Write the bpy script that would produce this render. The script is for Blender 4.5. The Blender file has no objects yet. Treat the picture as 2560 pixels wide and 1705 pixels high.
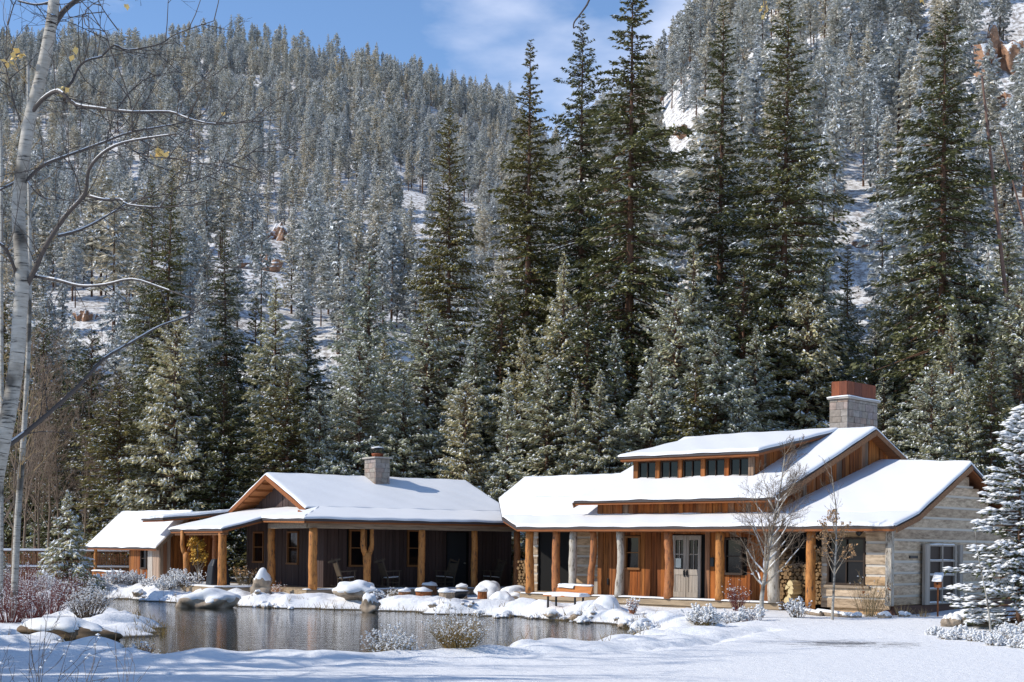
import bpy, math, random
import numpy as np
from mathutils import Vector, Matrix

# ------------------------------------------------------------------ camera, sky, sun, exposure
SC = bpy.context.scene
COL = SC.collection
F = 3555.0; YH = 1368.0; ROLL = 0.010; CZ = 2.3          # focal length / horizon row (pixels of the 2560 x 1705 photo), roll, eye height

def ray(px, py):
    u = px - 1280; v = YH - py
    return ((u*math.cos(ROLL) - v*math.sin(ROLL))/F, (u*math.sin(ROLL) + v*math.cos(ROLL))/F)
def atY(px, py, Y):
    U, V = ray(px, py); return Vector((U*Y, Y, CZ + V*Y))
def atZ(px, py, z):
    U, V = ray(px, py); Y = (z - CZ)/V; return Vector((U*Y, Y, z))

cam = bpy.data.cameras.new('camera'); camo = bpy.data.objects.new('camera', cam); COL.objects.link(camo)
cam.sensor_width = 36.0; cam.lens = F*36.0/2560
cam.clip_start = 0.5; cam.clip_end = 6000
camo.matrix_world = Matrix.Translation((0, 0, CZ)) @ Matrix.Rotation(math.radians(90), 4, 'X') @ Matrix.Rotation(ROLL, 4, 'Z')
cam.shift_y = (YH - 852.5)*math.cos(ROLL)/2560
cam.shift_x = 0.0
SC.camera = camo
SC.render.resolution_x = 1024; SC.render.resolution_y = 682

SUN_EL = math.radians(37.0); SUN_TO = (-math.cos(math.radians(9)), -math.sin(math.radians(9)))   # horizontal direction towards the sun
sdir = Vector((SUN_TO[0]*math.cos(SUN_EL), SUN_TO[1]*math.cos(SUN_EL), math.sin(SUN_EL)))
world = bpy.data.worlds.new('World'); SC.world = world; world.use_nodes = True
nt = world.node_tree; nt.nodes.clear()
wo = nt.nodes.new('ShaderNodeOutputWorld'); bg = nt.nodes.new('ShaderNodeBackground')
sky = nt.nodes.new('ShaderNodeTexSky'); sky.sky_type = 'NISHITA'; sky.sun_disc = False
sky.sun_elevation = SUN_EL; sky.sun_rotation = math.atan2(SUN_TO[0], SUN_TO[1])
sky.altitude = 1200; sky.air_density = 1.0; sky.dust_density = 0.1; sky.ozone_density = 3.5
bg.inputs['Strength'].default_value = 0.15
tc = nt.nodes.new('ShaderNodeTexCoord')
mp = nt.nodes.new('ShaderNodeMapping'); mp.inputs['Scale'].default_value = (2.6, 2.6, 6.5); mp.inputs['Location'].default_value = (0.35, 0.0, 0.4)
cn = nt.nodes.new('ShaderNodeTexNoise'); cn.inputs['Scale'].default_value = 2.2; cn.inputs['Detail'].default_value = 6; cn.inputs['Roughness'].default_value = 0.5
cr = nt.nodes.new('ShaderNodeValToRGB'); cr.color_ramp.elements[0].position = 0.44; cr.color_ramp.elements[1].position = 0.72
cr.color_ramp.elements[1].color = (0.9, 0.9, 0.9, 1)
mx = nt.nodes.new('ShaderNodeMixRGB'); mx.inputs['Color2'].default_value = (5.0, 5.4, 6.6, 1)
nt.links.new(tc.outputs['Generated'], mp.inputs['Vector']); nt.links.new(mp.outputs['Vector'], cn.inputs['Vector'])
dt = nt.nodes.new('ShaderNodeVectorMath'); dt.operation = 'DOT_PRODUCT'; dt.inputs[1].default_value = Vector((0.055, 1.0, 0.36)).normalized()
nrm = nt.nodes.new('ShaderNodeVectorMath'); nrm.operation = 'NORMALIZE'; nt.links.new(tc.outputs['Generated'], nrm.inputs[0]); nt.links.new(nrm.outputs['Vector'], dt.inputs[0])
mr0 = nt.nodes.new('ShaderNodeMapRange'); mr0.interpolation_type = 'SMOOTHSTEP'; mr0.inputs['From Min'].default_value = 0.980; mr0.inputs['From Max'].default_value = 0.9985; mr0.inputs['To Min'].default_value = -0.10; mr0.inputs['To Max'].default_value = 0.09
nt.links.new(dt.outputs['Value'], mr0.inputs['Value']); ad0 = nt.nodes.new('ShaderNodeMath'); ad0.operation = 'ADD'; nt.links.new(cn.outputs['Fac'], ad0.inputs[0]); nt.links.new(mr0.outputs['Result'], ad0.inputs[1])
nt.links.new(ad0.outputs[0], cr.inputs['Fac']); nt.links.new(cr.outputs['Color'], mx.inputs['Fac'])
tint = nt.nodes.new('ShaderNodeMixRGB'); tint.blend_type = 'MULTIPLY'; tint.inputs['Fac'].default_value = 1.0; tint.inputs['Color2'].default_value = (0.98, 1.03, 1.07, 1)
nt.links.new(sky.outputs['Color'], tint.inputs['Color1']); nt.links.new(tint.outputs['Color'], mx.inputs['Color1']); nt.links.new(mx.outputs['Color'], bg.inputs['Color'])
nt.links.new(bg.outputs['Background'], wo.inputs['Surface'])

sl = bpy.data.lights.new('sun', 'SUN'); sl.energy = 3.8; sl.angle = math.radians(0.5); sl.color = (1.0, 0.935, 0.83)
so = bpy.data.objects.new('sun', sl); COL.objects.link(so)
so.rotation_euler = sdir.to_track_quat('Z', 'Y').to_euler()
vs = SC.view_settings; vs.view_transform = 'Standard'; vs.look = 'None'; vs.exposure = 0.30; vs.gamma = 1.0; vs.use_curve_mapping = False
SC.render.engine = 'CYCLES'
SC.cycles.use_denoising = True; SC.cycles.denoising_prefilter = 'NONE'
SC.cycles.max_bounces = 6; SC.cycles.diffuse_bounces = 3; SC.cycles.glossy_bounces = 3; SC.cycles.transparent_max_bounces = 4

# ------------------------------------------------------------------ material helpers
def new_mat(name):
    m = bpy.data.materials.new(name); m.use_nodes = True
    n = m.node_tree.nodes; b = n['Principled BSDF']
    return m, n, m.node_tree.links, b
def ramp(n, stops, interp='LINEAR'):
    r = n.new('ShaderNodeValToRGB'); r.color_ramp.interpolation = interp
    els = r.color_ramp.elements
    while len(els) < len(stops): els.new(0.5)
    for e, (p, c) in zip(els, stops): e.position = p; e.color = (*c, 1)
    return r
def noise(n, l, scale, detail=4, rough=0.55, vec=None, sc3=None):
    t = n.new('ShaderNodeTexNoise'); t.inputs['Scale'].default_value = scale; t.inputs['Detail'].default_value = detail; t.inputs['Roughness'].default_value = rough
    c = n.new('ShaderNodeTexCoord')
    if sc3:
        m = n.new('ShaderNodeMapping'); m.inputs['Scale'].default_value = sc3
        l.new(c.outputs['Object'], m.inputs['Vector']); l.new(m.outputs['Vector'], t.inputs['Vector'])
    else: l.new(c.outputs['Object'], t.inputs['Vector'])
    return t
def bump(n, l, b, src, strength, dist):
    k = n.new('ShaderNodeBump'); k.inputs['Strength'].default_value = strength; k.inputs['Distance'].default_value = dist
    l.new(src, k.inputs['Height']); l.new(k.outputs['Normal'], b.inputs['Normal'])
def mix(n, l, fac, a, b, mode='MIX'):
    m = n.new('ShaderNodeMixRGB'); m.blend_type = mode
    for sock, val in ((m.inputs['Fac'], fac), (m.inputs['Color1'], a), (m.inputs['Color2'], b)):
        if isinstance(val, (int, float)): sock.default_value = val
        elif isinstance(val, tuple): sock.default_value = (*val, 1)
        else: l.new(val, sock)
    return m
def flat(name, col, rough=0.7, spec=0.3, metal=0.0):
    m, n, l, b = new_mat(name); b.inputs['Base Color'].default_value = (*col, 1); b.inputs['Roughness'].default_value = rough
    b.inputs['Specular IOR Level'].default_value = spec; b.inputs['Metallic'].default_value = metal; return m
def varied(name, stops, grain=(1, 1, 1), gscale=6, gamt=0.5, rough=0.75, bstr=0.3, bdist=0.01, dark=(0.3, 0.3, 0.3), spec=0.2, interp='LINEAR'):
    """colour picked per piece (mesh island), with grain and bump"""
    m, n, l, b = new_mat(name)
    g = n.new('ShaderNodeNewGeometry')
    r = ramp(n, stops, interp); l.new(g.outputs['Random Per Island'], r.inputs['Fac'])
    t = noise(n, l, gscale, 6, 0.65, sc3=grain)
    r2 = ramp(n, [(0.32, dark), (0.62, (1.1, 1.1, 1.1))]); l.new(t.outputs['Fac'], r2.inputs['Fac'])
    k = mix(n, l, gamt, r.outputs['Color'], r2.outputs['Color'], 'MULTIPLY')
    l.new(k.outputs['Color'], b.inputs['Base Color']); b.inputs['Roughness'].default_value = rough; b.inputs['Specular IOR Level'].default_value = spec
    bump(n, l, b, t.outputs['Fac'], bstr, bdist)
    return m

M = {}
def mk_snow(name, scale, st, dist, col=(0.75, 0.755, 0.765)):
    m, n, l, b = new_mat(name)
    b.inputs['Base Color'].default_value = (*col, 1); b.inputs['Roughness'].default_value = 0.55; b.inputs['Specular IOR Level'].default_value = 0.2
    t = noise(n, l, scale, 6, 0.6); bump(n, l, b, t.outputs['Fac'], st, dist); return m
M['snow'] = mk_snow('snow', 5, 0.35, 0.05)
M['roofsnow'] = mk_snow('roof_snow', 1.6, 0.25, 0.06)
M['frost'] = flat('frost', (0.80, 0.82, 0.84), 0.7, 0.1)

M['siding'] = varied('weathered_orange_boards', [(0, (0.46, 0.150, 0.032)), (0.18, (0.34, 0.10, 0.022)), (0.36, (0.20, 0.062, 0.018)), (0.5, (0.44, 0.155, 0.036)), (0.64, (0.12, 0.055, 0.026)), (0.76, (0.28, 0.19, 0.13)), (0.86, (0.38, 0.125, 0.03)), (1, (0.24, 0.105, 0.045))],
                     grain=(6, 6, 0.3), gscale=2.2, gamt=0.9, dark=(0.2, 0.18, 0.17))
M['grayboard'] = varied('bleached_boards', [(0, (0.36, 0.20, 0.09)), (0.3, (0.45, 0.36, 0.28)), (0.6, (0.50, 0.44, 0.38)), (0.8, (0.32, 0.12, 0.035)), (1, (0.5, 0.42, 0.34))], grain=(5, 5, 0.35), gscale=2.0, gamt=0.6)
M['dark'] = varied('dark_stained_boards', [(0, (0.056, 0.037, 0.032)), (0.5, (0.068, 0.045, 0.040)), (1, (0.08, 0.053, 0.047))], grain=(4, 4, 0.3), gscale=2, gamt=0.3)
M['log'] = varied('hewn_logs', [(0, (0.46, 0.35, 0.24)), (0.25, (0.56, 0.44, 0.31)), (0.5, (0.42, 0.33, 0.24)), (0.8, (0.54, 0.36, 0.20)), (1, (0.58, 0.48, 0.37))], grain=(0.7, 0.7, 3), gscale=4.0, gamt=0.85, dark=(0.34, 0.3, 0.27), bdist=0.02)
M['chink'] = flat('chinking', (0.56, 0.52, 0.46), 0.9)
M['fascia'] = flat('dark_fascia', (0.06, 0.047, 0.045), 0.6)
M['rust'] = varied('rusted_steel', [(0, (0.19, 0.05, 0.022)), (0.5, (0.26, 0.075, 0.03)), (1, (0.15, 0.045, 0.025))], grain=(2, 2, .6), gscale=3, gamt=0.6, rough=0.6)
M['wood'] = varied('orange_timber', [(0, (0.30, 0.105, 0.034)), (0.5, (0.25, 0.085, 0.028)), (1, (0.36, 0.14, 0.05))], grain=(0.6, 4, 4), gscale=3, gamt=0.5)
M['beam'] = varied('old_grey_beam', [(0, (0.30, 0.22, 0.15)), (1, (0.38, 0.30, 0.22))], grain=(0.4, 5, 5), gscale=3, gamt=0.65)
M['brownbeam'] = varied('brown_beam', [(0, (0.22, 0.10, 0.045)), (1, (0.27, 0.14, 0.07))], grain=(0.4, 5, 5), gscale=3, gamt=0.7)
M['deck'] = varied('deck_planks', [(0, (0.34, 0.25, 0.16)), (0.5, (0.40, 0.31, 0.21)), (1, (0.30, 0.22, 0.15))], grain=(0.6, 6, 6), gscale=2, gamt=0.6)
M['glass'] = flat('dark_glass', (0.006, 0.006, 0.007), 0.06, 0.22)
M['black'] = flat('interior_darkness', (0.006, 0.006, 0.006), 0.9)  # near-black colour standing in for the darkness inside openings
M['frame'] = flat('stained_window_frame', (0.20, 0.085, 0.025), 0.6)
M['darkframe'] = flat('dark_window_frame', (0.035, 0.02, 0.012), 0.6)
M['metal'] = flat('dark_metal', (0.03, 0.03, 0.032), 0.4, 0.5, 0.6)
M['stone'] = varied('chimney_stone', [(0, (0.27, 0.225, 0.185)), (0.35, (0.34, 0.30, 0.26)), (0.6, (0.30, 0.255, 0.24)), (0.8, (0.36, 0.26, 0.20)), (1, (0.24, 0.215, 0.20))], gscale=7, gamt=0.5, bdist=0.03)
M['slab'] = flat('stone_slab', (0.38, 0.34, 0.30), 0.8)
M['doorwood'] = varied('grey_door_timber', [(0, (0.37, 0.33, 0.29)), (0.5, (0.42, 0.36, 0.30)), (1, (0.33, 0.28, 0.23))], grain=(6, 6, 0.4), gscale=2.5, gamt=0.55)
M['chair'] = varied('dark_rattan_wood', [(0, (0.075, 0.055, 0.04)), (1, (0.11, 0.085, 0.06))], gamt=0.3)
M['paper'] = flat('paper', (0.6, 0.62, 0.55), 0.8)
M['bench'] = varied('bench_orange_wood', [(0, (0.50, 0.17, 0.045)), (1, (0.55, 0.22, 0.07))], grain=(0.5, 5, 5), gscale=4, gamt=0.4)
M['cover'] = flat('black_fabric_cover', (0.018, 0.021, 0.026), 0.55)
M['firewood'] = varied('split_firewood', [(0, (0.40, 0.26, 0.12)), (0.35, (0.50, 0.35, 0.18)), (0.55, (0.22, 0.13, 0.06)), (0.75, (0.43, 0.30, 0.16)), (1, (0.58, 0.44, 0.24))], gscale=9, gamt=0.5)
M['freshwood'] = varied('fresh_split_wood', [(0, (0.62, 0.47, 0.24)), (1, (0.68, 0.54, 0.30))], gscale=9, gamt=0.25)
M['plinth'] = flat('rusty_plinth', (0.10, 0.05, 0.035), 0.8)
M['boulder'] = varied('boulder', [(0, (0.30, 0.25, 0.20)), (1, (0.36, 0.29, 0.22))], gscale=2.5, gamt=0.75, dark=(0.3, 0.27, 0.24), bdist=0.08)
M['ledge'] = varied('brown_ledge_rock', [(0, (0.15, 0.105, 0.06)), (1, (0.19, 0.13, 0.08))], grain=(1, 1, 3), gscale=2.5, gamt=0.75, dark=(0.25, 0.22, 0.2), bdist=0.06)
M['cliff'] = varied('orange_sandstone', [(0, (0.50, 0.24, 0.12)), (1, (0.56, 0.29, 0.16))], grain=(.35, .35, .9), gscale=0.8, gamt=0.8, dark=(0.35, 0.27, 0.22), bdist=0.6)
M['bark'] = varied('conifer_bark', [(0, (0.11, 0.062, 0.04)), (1, (0.15, 0.08, 0.05))], grain=(4, 4, 0.6), gscale=2.5, gamt=0.6)
M['redbark'] = varied('red_pine_bark', [(0, (0.17, 0.10, 0.075)), (1, (0.21, 0.13, 0.10))], grain=(4, 4, 0.6), gscale=2.5, gamt=0.6)
M['twig'] = flat('grey_twig', (0.16, 0.115, 0.08), 0.8)
M['darktwig'] = flat('dark_twig', (0.075, 0.062, 0.055), 0.8)
M['tantwig'] = flat('tan_twig', (0.34, 0.24, 0.12), 0.8)
M['ochretwig'] = varied('ochre_twig', [(0, (0.30, 0.20, 0.06)), (0.5, (0.22, 0.15, 0.07)), (1, (0.36, 0.26, 0.09))], gamt=0.2)
M['redtwig'] = varied('red_osier_twig', [(0, (0.13, 0.03, 0.035)), (1, (0.19, 0.075, 0.06))], gamt=0.2)
M['rusttwig'] = flat('russet_stalk', (0.33, 0.13, 0.06), 0.8)
M['yellowleaf'] = flat('yellow_leaf', (0.62, 0.36, 0.06), 0.6)
M['paleleaf'] = flat('pale_yellow_leaf', (0.74, 0.52, 0.19), 0.6)
M['tanleaf'] = flat('tan_dry_leaf', (0.42, 0.25, 0.12), 0.7)
M['ember'] = flat('copper', (0.4, 0.14, 0.05), 0.5)

def cliff_mat():
    m, n, l, b = new_mat('orange_sandstone')
    t = noise(n, l, 0.5, 8, 0.7, sc3=(1, 1, 1.6)); r = ramp(n, [(0.34, (0.13, 0.08, 0.055)), (0.5, (0.36, 0.195, 0.115)), (0.72, (0.50, 0.31, 0.20))]); l.new(t.outputs['Fac'], r.inputs['Fac'])
    g = n.new('ShaderNodeNewGeometry'); sp = n.new('ShaderNodeSeparateXYZ'); l.new(g.outputs['True Normal'], sp.inputs['Vector'])
    t2 = noise(n, l, 1.6, 6, 0.7); ad = n.new('ShaderNodeMath'); ad.operation = 'MULTIPLY_ADD'; ad.inputs[1].default_value = 0.9; l.new(t2.outputs['Fac'], ad.inputs[0]); l.new(sp.outputs['Z'], ad.inputs[2])
    r2 = ramp(n, [(0.60, (0, 0, 0)), (0.68, (1, 1, 1))]); l.new(ad.outputs[0], r2.inputs['Fac'])
    k = mix(n, l, r2.outputs['Color'], r.outputs['Color'], (0.74, 0.745, 0.755)); l.new(k.outputs['Color'], b.inputs['Base Color']); b.inputs['Roughness'].default_value = 0.85
    bump(n, l, b, t.outputs['Fac'], 0.8, 0.8); return m
M['cliff'] = cliff_mat()
def needle(name, c0, c1, c2):
    m, n, l, b = new_mat(name)
    g = n.new('ShaderNodeNewGeometry'); r = ramp(n, [(0, c0), (0.5, c1), (1, c2)]); l.new(g.outputs['Random Per Island'], r.inputs['Fac'])
    oi = n.new('ShaderNodeObjectInfo'); r2 = ramp(n, [(0, (0.8, 0.85, 0.95)), (0.5, (1.0, 1.0, 1.0)), (1, (1.2, 1.05, 0.85))]); l.new(oi.outputs['Random'], r2.inputs['Fac'])
    k = mix(n, l, 1.0, r.outputs['Color'], r2.outputs['Color'], 'MULTIPLY'); l.new(k.outputs['Color'], b.inputs['Base Color'])
    b.inputs['Roughness'].default_value = 0.6; b.inputs['Specular IOR Level'].default_value = 0.15
    return m
M['needle'] = needle('spruce_needles', (0.075, 0.082, 0.03), (0.135, 0.135, 0.052), (0.27, 0.25, 0.115))
M['greyneedle'] = needle('frosted_needles', (0.27, 0.275, 0.15), (0.40, 0.395, 0.24), (0.58, 0.56, 0.40))
M['hillneedle'] = needle('hill_needles', (0.24, 0.248, 0.205), (0.48, 0.48, 0.42), (0.80, 0.785, 0.73))

M['darkneedle'] = needle('dark_spruce_needles', (0.05, 0.062, 0.03), (0.08, 0.09, 0.04), (0.12, 0.12, 0.055))
def aspen_mat():
    m, n, l, b = new_mat('aspen_bark')
    t = noise(n, l, 5.0, 4, 0.6, sc3=(1.0, 1.0, 7.0)); r = ramp(n, [(0.33, (0.04, 0.035, 0.03)), (0.41, (0.33, 0.305, 0.265)), (0.7, (0.46, 0.43, 0.38))]); l.new(t.outputs['Fac'], r.inputs['Fac'])
    t2 = noise(n, l, 1.7, 3, 0.5); r2 = ramp(n, [(0.36, (0.22, 0.2, 0.18)), (0.46, (0.85, 0.84, 0.82)), (0.6, (1, 1, 1))]); l.new(t2.outputs['Fac'], r2.inputs['Fac'])
    k = mix(n, l, 1.0, r.outputs['Color'], r2.outputs['Color'], 'MULTIPLY'); l.new(k.outputs['Color'], b.inputs['Base Color'])
    b.inputs['Roughness'].default_value = 0.7; bump(n, l, b, t.outputs['Fac'], 0.3, 0.01); return m
M['aspen'] = aspen_mat()
def post_mat(name, c1, c2, grey=False):
    m, n, l, b = new_mat(name)
    t = noise(n, l, 3.2, 7, 0.75, sc3=(3.5, 3.5, 1.0)); r = ramp(n, [(0.36, (0.045, 0.028, 0.018)), (0.47, c1), (0.72, c2)]); l.new(t.outputs['Fac'], r.inputs['Fac'])
    l.new(r.outputs['Color'], b.inputs['Base Color']); b.inputs['Roughness'].default_value = 0.7; bump(n, l, b, t.outputs['Fac'], 0.4, 0.02); return m
M['post'] = post_mat('peeled_log', (0.40, 0.15, 0.03), (0.56, 0.25, 0.065))
M['redpost'] = post_mat('red_peeled_log', (0.33, 0.115, 0.035), (0.48, 0.20, 0.06))
M['palepost'] = post_mat('pale_log', (0.40, 0.35, 0.28), (0.56, 0.53, 0.48))

def ground_mat():
    m, n, l, b = new_mat('snowy_ground')
    g = n.new('ShaderNodeNewGeometry'); sp = n.new('ShaderNodeSeparateXYZ'); l.new(g.outputs['Position'], sp.inputs['Vector'])
    t = noise(n, l, 0.22, 8, 0.7); t2 = noise(n, l, 1.3, 6, 0.7)
    # brushy, rocky slope showing through the snow on the hills
    mr = n.new('ShaderNodeMapRange'); mr.inputs['From Min'].default_value = 2.5; mr.inputs['From Max'].default_value = 9; l.new(sp.outputs['Z'], mr.inputs['Value'])
    r = ramp(n, [(0.44, (0, 0, 0)), (0.58, (1, 1, 1))]); l.new(t2.outputs['Fac'], r.inputs['Fac'])
    mul = n.new('ShaderNodeMath'); mul.operation = 'MULTIPLY'; l.new(mr.outputs['Result'], mul.inputs[0]); l.new(r.outputs['Color'], mul.inputs[1])
    mul2 = n.new('ShaderNodeMath'); mul2.operation = 'MULTIPLY'; mul2.inputs[1].default_value = 0.85; l.new(mul.outputs[0], mul2.inputs[0])
    c = mix(n, l, mul2.outputs[0], (0.80, 0.80, 0.805), (0.20, 0.165, 0.135))
    # wet asphalt wearing through the snow of the drive
    mp = n.new('ShaderNodeMapping'); mp.inputs['Location'].default_value = (-7.7/1.75, -32.6/1.5, 0); mp.inputs['Scale'].default_value = (1/1.75, 1/1.5, 0)
    l.new(g.outputs['Position'], mp.inputs['Vector']); ln = n.new('ShaderNodeVectorMath'); ln.operation = 'LENGTH'; l.new(mp.outputs['Vector'], ln.inputs[0])
    t3 = noise(n, l, 3.4, 8, 0.8, sc3=(0.6, 2.4, 1))
    ad = n.new('ShaderNodeMath'); ad.operation = 'MULTIPLY_ADD'; ad.inputs[1].default_value = 7.0; ad.inputs[2].default_value = -3.45; l.new(t3.outputs['Fac'], ad.inputs[0])
    ad2 = n.new('ShaderNodeMath'); ad2.operation = 'ADD'; l.new(ln.outputs['Value'], ad2.inputs[0]); l.new(ad.outputs[0], ad2.inputs[1])
    r3 = ramp(n, [(0.45, (1, 1, 1)), (0.65, (0, 0, 0))]); l.new(ad2.outputs[0], r3.inputs['Fac'])
    c2 = mix(n, l, r3.outputs['Color'], c.outputs['Color'], (0.15, 0.145, 0.14))
    # mud and gravel along and under the water line
    mr2 = n.new('ShaderNodeMapRange'); mr2.inputs['From Min'].default_value = 0.03; mr2.inputs['From Max'].default_value = 0.06; mr2.inputs['To Min'].default_value = 1; mr2.inputs['To Max'].default_value = 0
    l.new(sp.outputs['Z'], mr2.inputs['Value'])
    c3 = mix(n, l, mr2.outputs['Result'], c2.outputs['Color'], (0.05, 0.042, 0.03))
    l.new(c3.outputs['Color'], b.inputs['Base Color']); b.inputs['Roughness'].default_value = 0.6; b.inputs['Specular IOR Level'].default_value = 0.2
    t4 = noise(n, l, 2.6, 10, 0.72); bump(n, l, b, t4.outputs['Fac'], 0.6, 0.12)
    return m
M['ground'] = ground_mat()
def water_mat():
    m, n, l, b = new_mat('pond_water')
    b.inputs['Base Color'].default_value = (0.016, 0.016, 0.011, 1); b.inputs['Roughness'].default_value = 0.03; b.inputs['IOR'].default_value = 1.33
    t = noise(n, l, 2.2, 4, 0.55, sc3=(0.7, 3.6, 1)); bump(n, l, b, t.outputs['Fac'], 0.16, 0.06); return m
M['water'] = water_mat()

# ------------------------------------------------------------------ mesh helpers
def link(name, me, parent=None, mats=()):
    o = bpy.data.objects.new(name, me); COL.objects.link(o)
    for m in mats:
        me.materials.append(M[m])
    if parent is not None: o.parent = parent
    return o
def np_mesh(name, verts, faces, mi=None, smooth=False):
    """verts (N,3); faces: list of int arrays, each (m,k)"""
    me = bpy.data.meshes.new(name); verts = np.asarray(verts, np.float32)
    me.vertices.add(len(verts)); me.vertices.foreach_set('co', verts.ravel())
    loops = np.concatenate([f.ravel() for f in faces]).astype(np.int32)
    cnt = np.concatenate([np.full(len(f), f.shape[1], np.int32) for f in faces])
    st = np.zeros(len(cnt), np.int32); st[1:] = np.cumsum(cnt)[:-1]
    me.loops.add(len(loops)); me.loops.foreach_set('vertex_index', loops)
    me.polygons.add(len(cnt)); me.polygons.foreach_set('loop_start', st)
    me.polygons.foreach_set('loop_total', cnt)
    if mi is not None: me.polygons.foreach_set('material_index', np.asarray(mi, np.int32))
    if smooth: me.polygons.foreach_set('use_smooth', np.ones(len(cnt), bool))
    me.update(calc_edges=True); me.validate()
    return me
def tag(o, label=None, cat=None, group=None, kind=None):
    if label: o['label'] = label
    if cat: o['category'] = cat
    if group: o['group'] = group
    if kind: o['kind'] = kind
    return o
def empty(name, loc=(0, 0, 0), rz=0.0):
    o = bpy.data.objects.new(name, None); COL.objects.link(o); o.location = loc; o.rotation_euler = (0, 0, rz); o.empty_display_size = 0.2
    return o
def copy_tree(o, parent=None):
    c = o.copy(); COL.objects.link(c)
    if parent is not None: c.parent = parent
    for ch in list(o.children): copy_tree(ch, c)
    return c
class MB:
    def __init__(s): s.v = []; s.f = []; s.m = []
    def add(s, vs, fs, mi=0):
        k = len(s.v); s.v += [tuple(v) for v in vs]; s.f += [tuple(i + k for i in f) for f in fs]; s.m += [mi]*len(fs)
    def box(s, x0, x1, y0, y1, z0, z1, mi=0, zt=None, jit=0.0):
        """zt: optional (z at x0y0, x1y0, x1y1, x0y1) for a sloping top"""
        t = zt or (z1,)*4
        s.add([(x0, y0, z0), (x1, y0, z0), (x1, y1, z0), (x0, y1, z0), (x0, y0, t[0]), (x1, y0, t[1]), (x1, y1, t[2]), (x0, y1, t[3])],
              [(3, 2, 1, 0), (4, 5, 6, 7), (0, 1, 5, 4), (1, 2, 6, 5), (2, 3, 7, 6), (3, 0, 4, 7)], mi)
    def prism(s, top, thick, mi=0):
        n = len(top); bot = [(p[0], p[1], p[2] - thick) for p in top]
        s.add(list(top) + bot, [tuple(range(n)), tuple(range(2*n - 1, n - 1, -1))] + [(i, i + n, (i + 1) % n + n, (i + 1) % n) for i in range(n)], mi)
    def bar(s, p, q, w, h, mi=0):
        p = Vector(p); q = Vector(q); d = (q - p).normalized(); up = Vector((0, 0, 1))
        if abs(d.z) > 0.95: up = Vector((0, 1, 0))
        r = d.cross(up).normalized(); u = r.cross(d).normalized(); r = r*w/2; u = u*h/2
        s.add([p - r - u, p + r - u, p + r + u, p - r + u, q - r - u, q + r - u, q + r + u, q - r + u],
              [(3, 2, 1, 0), (4, 5, 6, 7), (0, 1, 5, 4), (1, 2, 6, 5), (2, 3, 7, 6), (3, 0, 4, 7)], mi)
    def tube(s, pts, rad, n=10, mi=0, jit=0.0, rnd=None):
        pts = [Vector(p) for p in pts]; k = len(s.v); rings = []
        for i, p in enumerate(pts):
            d = (pts[min(i + 1, len(pts) - 1)] - pts[max(i - 1, 0)]).normalized()
            a = d.cross(Vector((0.3, 1, 0.1))).normalized(); b = d.cross(a)
            for j in range(n):
                t = 2*math.pi*j/n; r = rad[i]*(1 + (rnd.uniform(-jit, jit) if rnd else 0))
                s.v.append(tuple(p + a*r*math.cos(t) + b*r*math.sin(t)))
        for i in range(len(pts) - 1):
            for j in range(n):
                s.f.append((k + i*n + j, k + i*n + (j + 1) % n, k + (i + 1)*n + (j + 1) % n, k + (i + 1)*n + j)); s.m.append(mi)
        s.f.append(tuple(k + j for j in range(n - 1, -1, -1))); s.m.append(mi)
        s.f.append(tuple(k + (len(pts) - 1)*n + j for j in range(n))); s.m.append(mi)
    def build(s, name, mats, parent=None, smooth=False, bevel=0.0):
        me = bpy.data.meshes.new(name); me.from_pydata(s.v, [], s.f)
        me.polygons.foreach_set('material_index', s.m)
        if smooth: me.polygons.foreach_set('use_smooth', [True]*len(s.f))
        me.update(); o = link(name, me, parent, [mats] if isinstance(mats, str) else mats)
        if bevel:
            b = o.modifiers.new('bevel', 'BEVEL'); b.width = bevel; b.segments = 2; b.limit_method = 'ANGLE'
        return o

def sines(x, y, comps):
    r = 0
    for a, kx, ky, ph in comps: r = r + a*np.sin(kx*x + ky*y + ph)
    return r
_r = random.Random(5)
def comps(n, wl, amp):
    out = []
    for i in range(n):
        w = wl*_r.uniform(0.5, 1.6); t = _r.uniform(0, 2*math.pi); out.append((amp*_r.uniform(0.5, 1)/math.sqrt(n), 2*math.pi/w*math.cos(t), 2*math.pi/w*math.sin(t), _r.uniform(0, 6.28)))
    return out
C_HILL = comps(7, 90, 5.5); C_HILL2 = comps(7, 28, 1.9); C_BANK = comps(9, 2.2, 0.13); C_LUMP = comps(11, 0.85, 0.13); C_SOFT = comps(7, 7.0, 0.05); C_SHORE = comps(8, 2.2, 0.42)

POND = [(-17, 59.3), (-13.2, 55.6), (-10.6, 53.0), (-8.5, 51.4), (-5.4, 50.3), (-1.3, 47.6), (1.8, 44.4), (3.4, 41.6), (3.7, 39.0), (3.2, 36.4), (2.4, 34.2), (1.1, 32.0), (-0.3, 30.4),
        (-1.8, 29.0), (-3.2, 28.2), (-6.8, 27.9), (-7.9, 29.4), (-8.8, 30.9), (-11.5, 31.2), (-15.5, 31.3), (-16, 33.0), (-11.9, 33.1), (-9.8, 33.2), (-9.0, 34.6), (-9.2, 37.2), (-9.8, 39.8), (-11.5, 42), (-12.8, 45), (-14.8, 50), (-18.5, 57)]
_a = atZ(1500, 1626, .2); _b = atZ(1960, 1568, .28); FOOT = []
for _i in range(34):
    _t = _i/33; FOOT.append((_a.x + (_b.x - _a.x)*_t + .12*(-1)**_i + .35*math.sin(_t*5), _a.y + (_b.y - _a.y)*_t + .1*math.sin(_i*1.7)))
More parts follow.
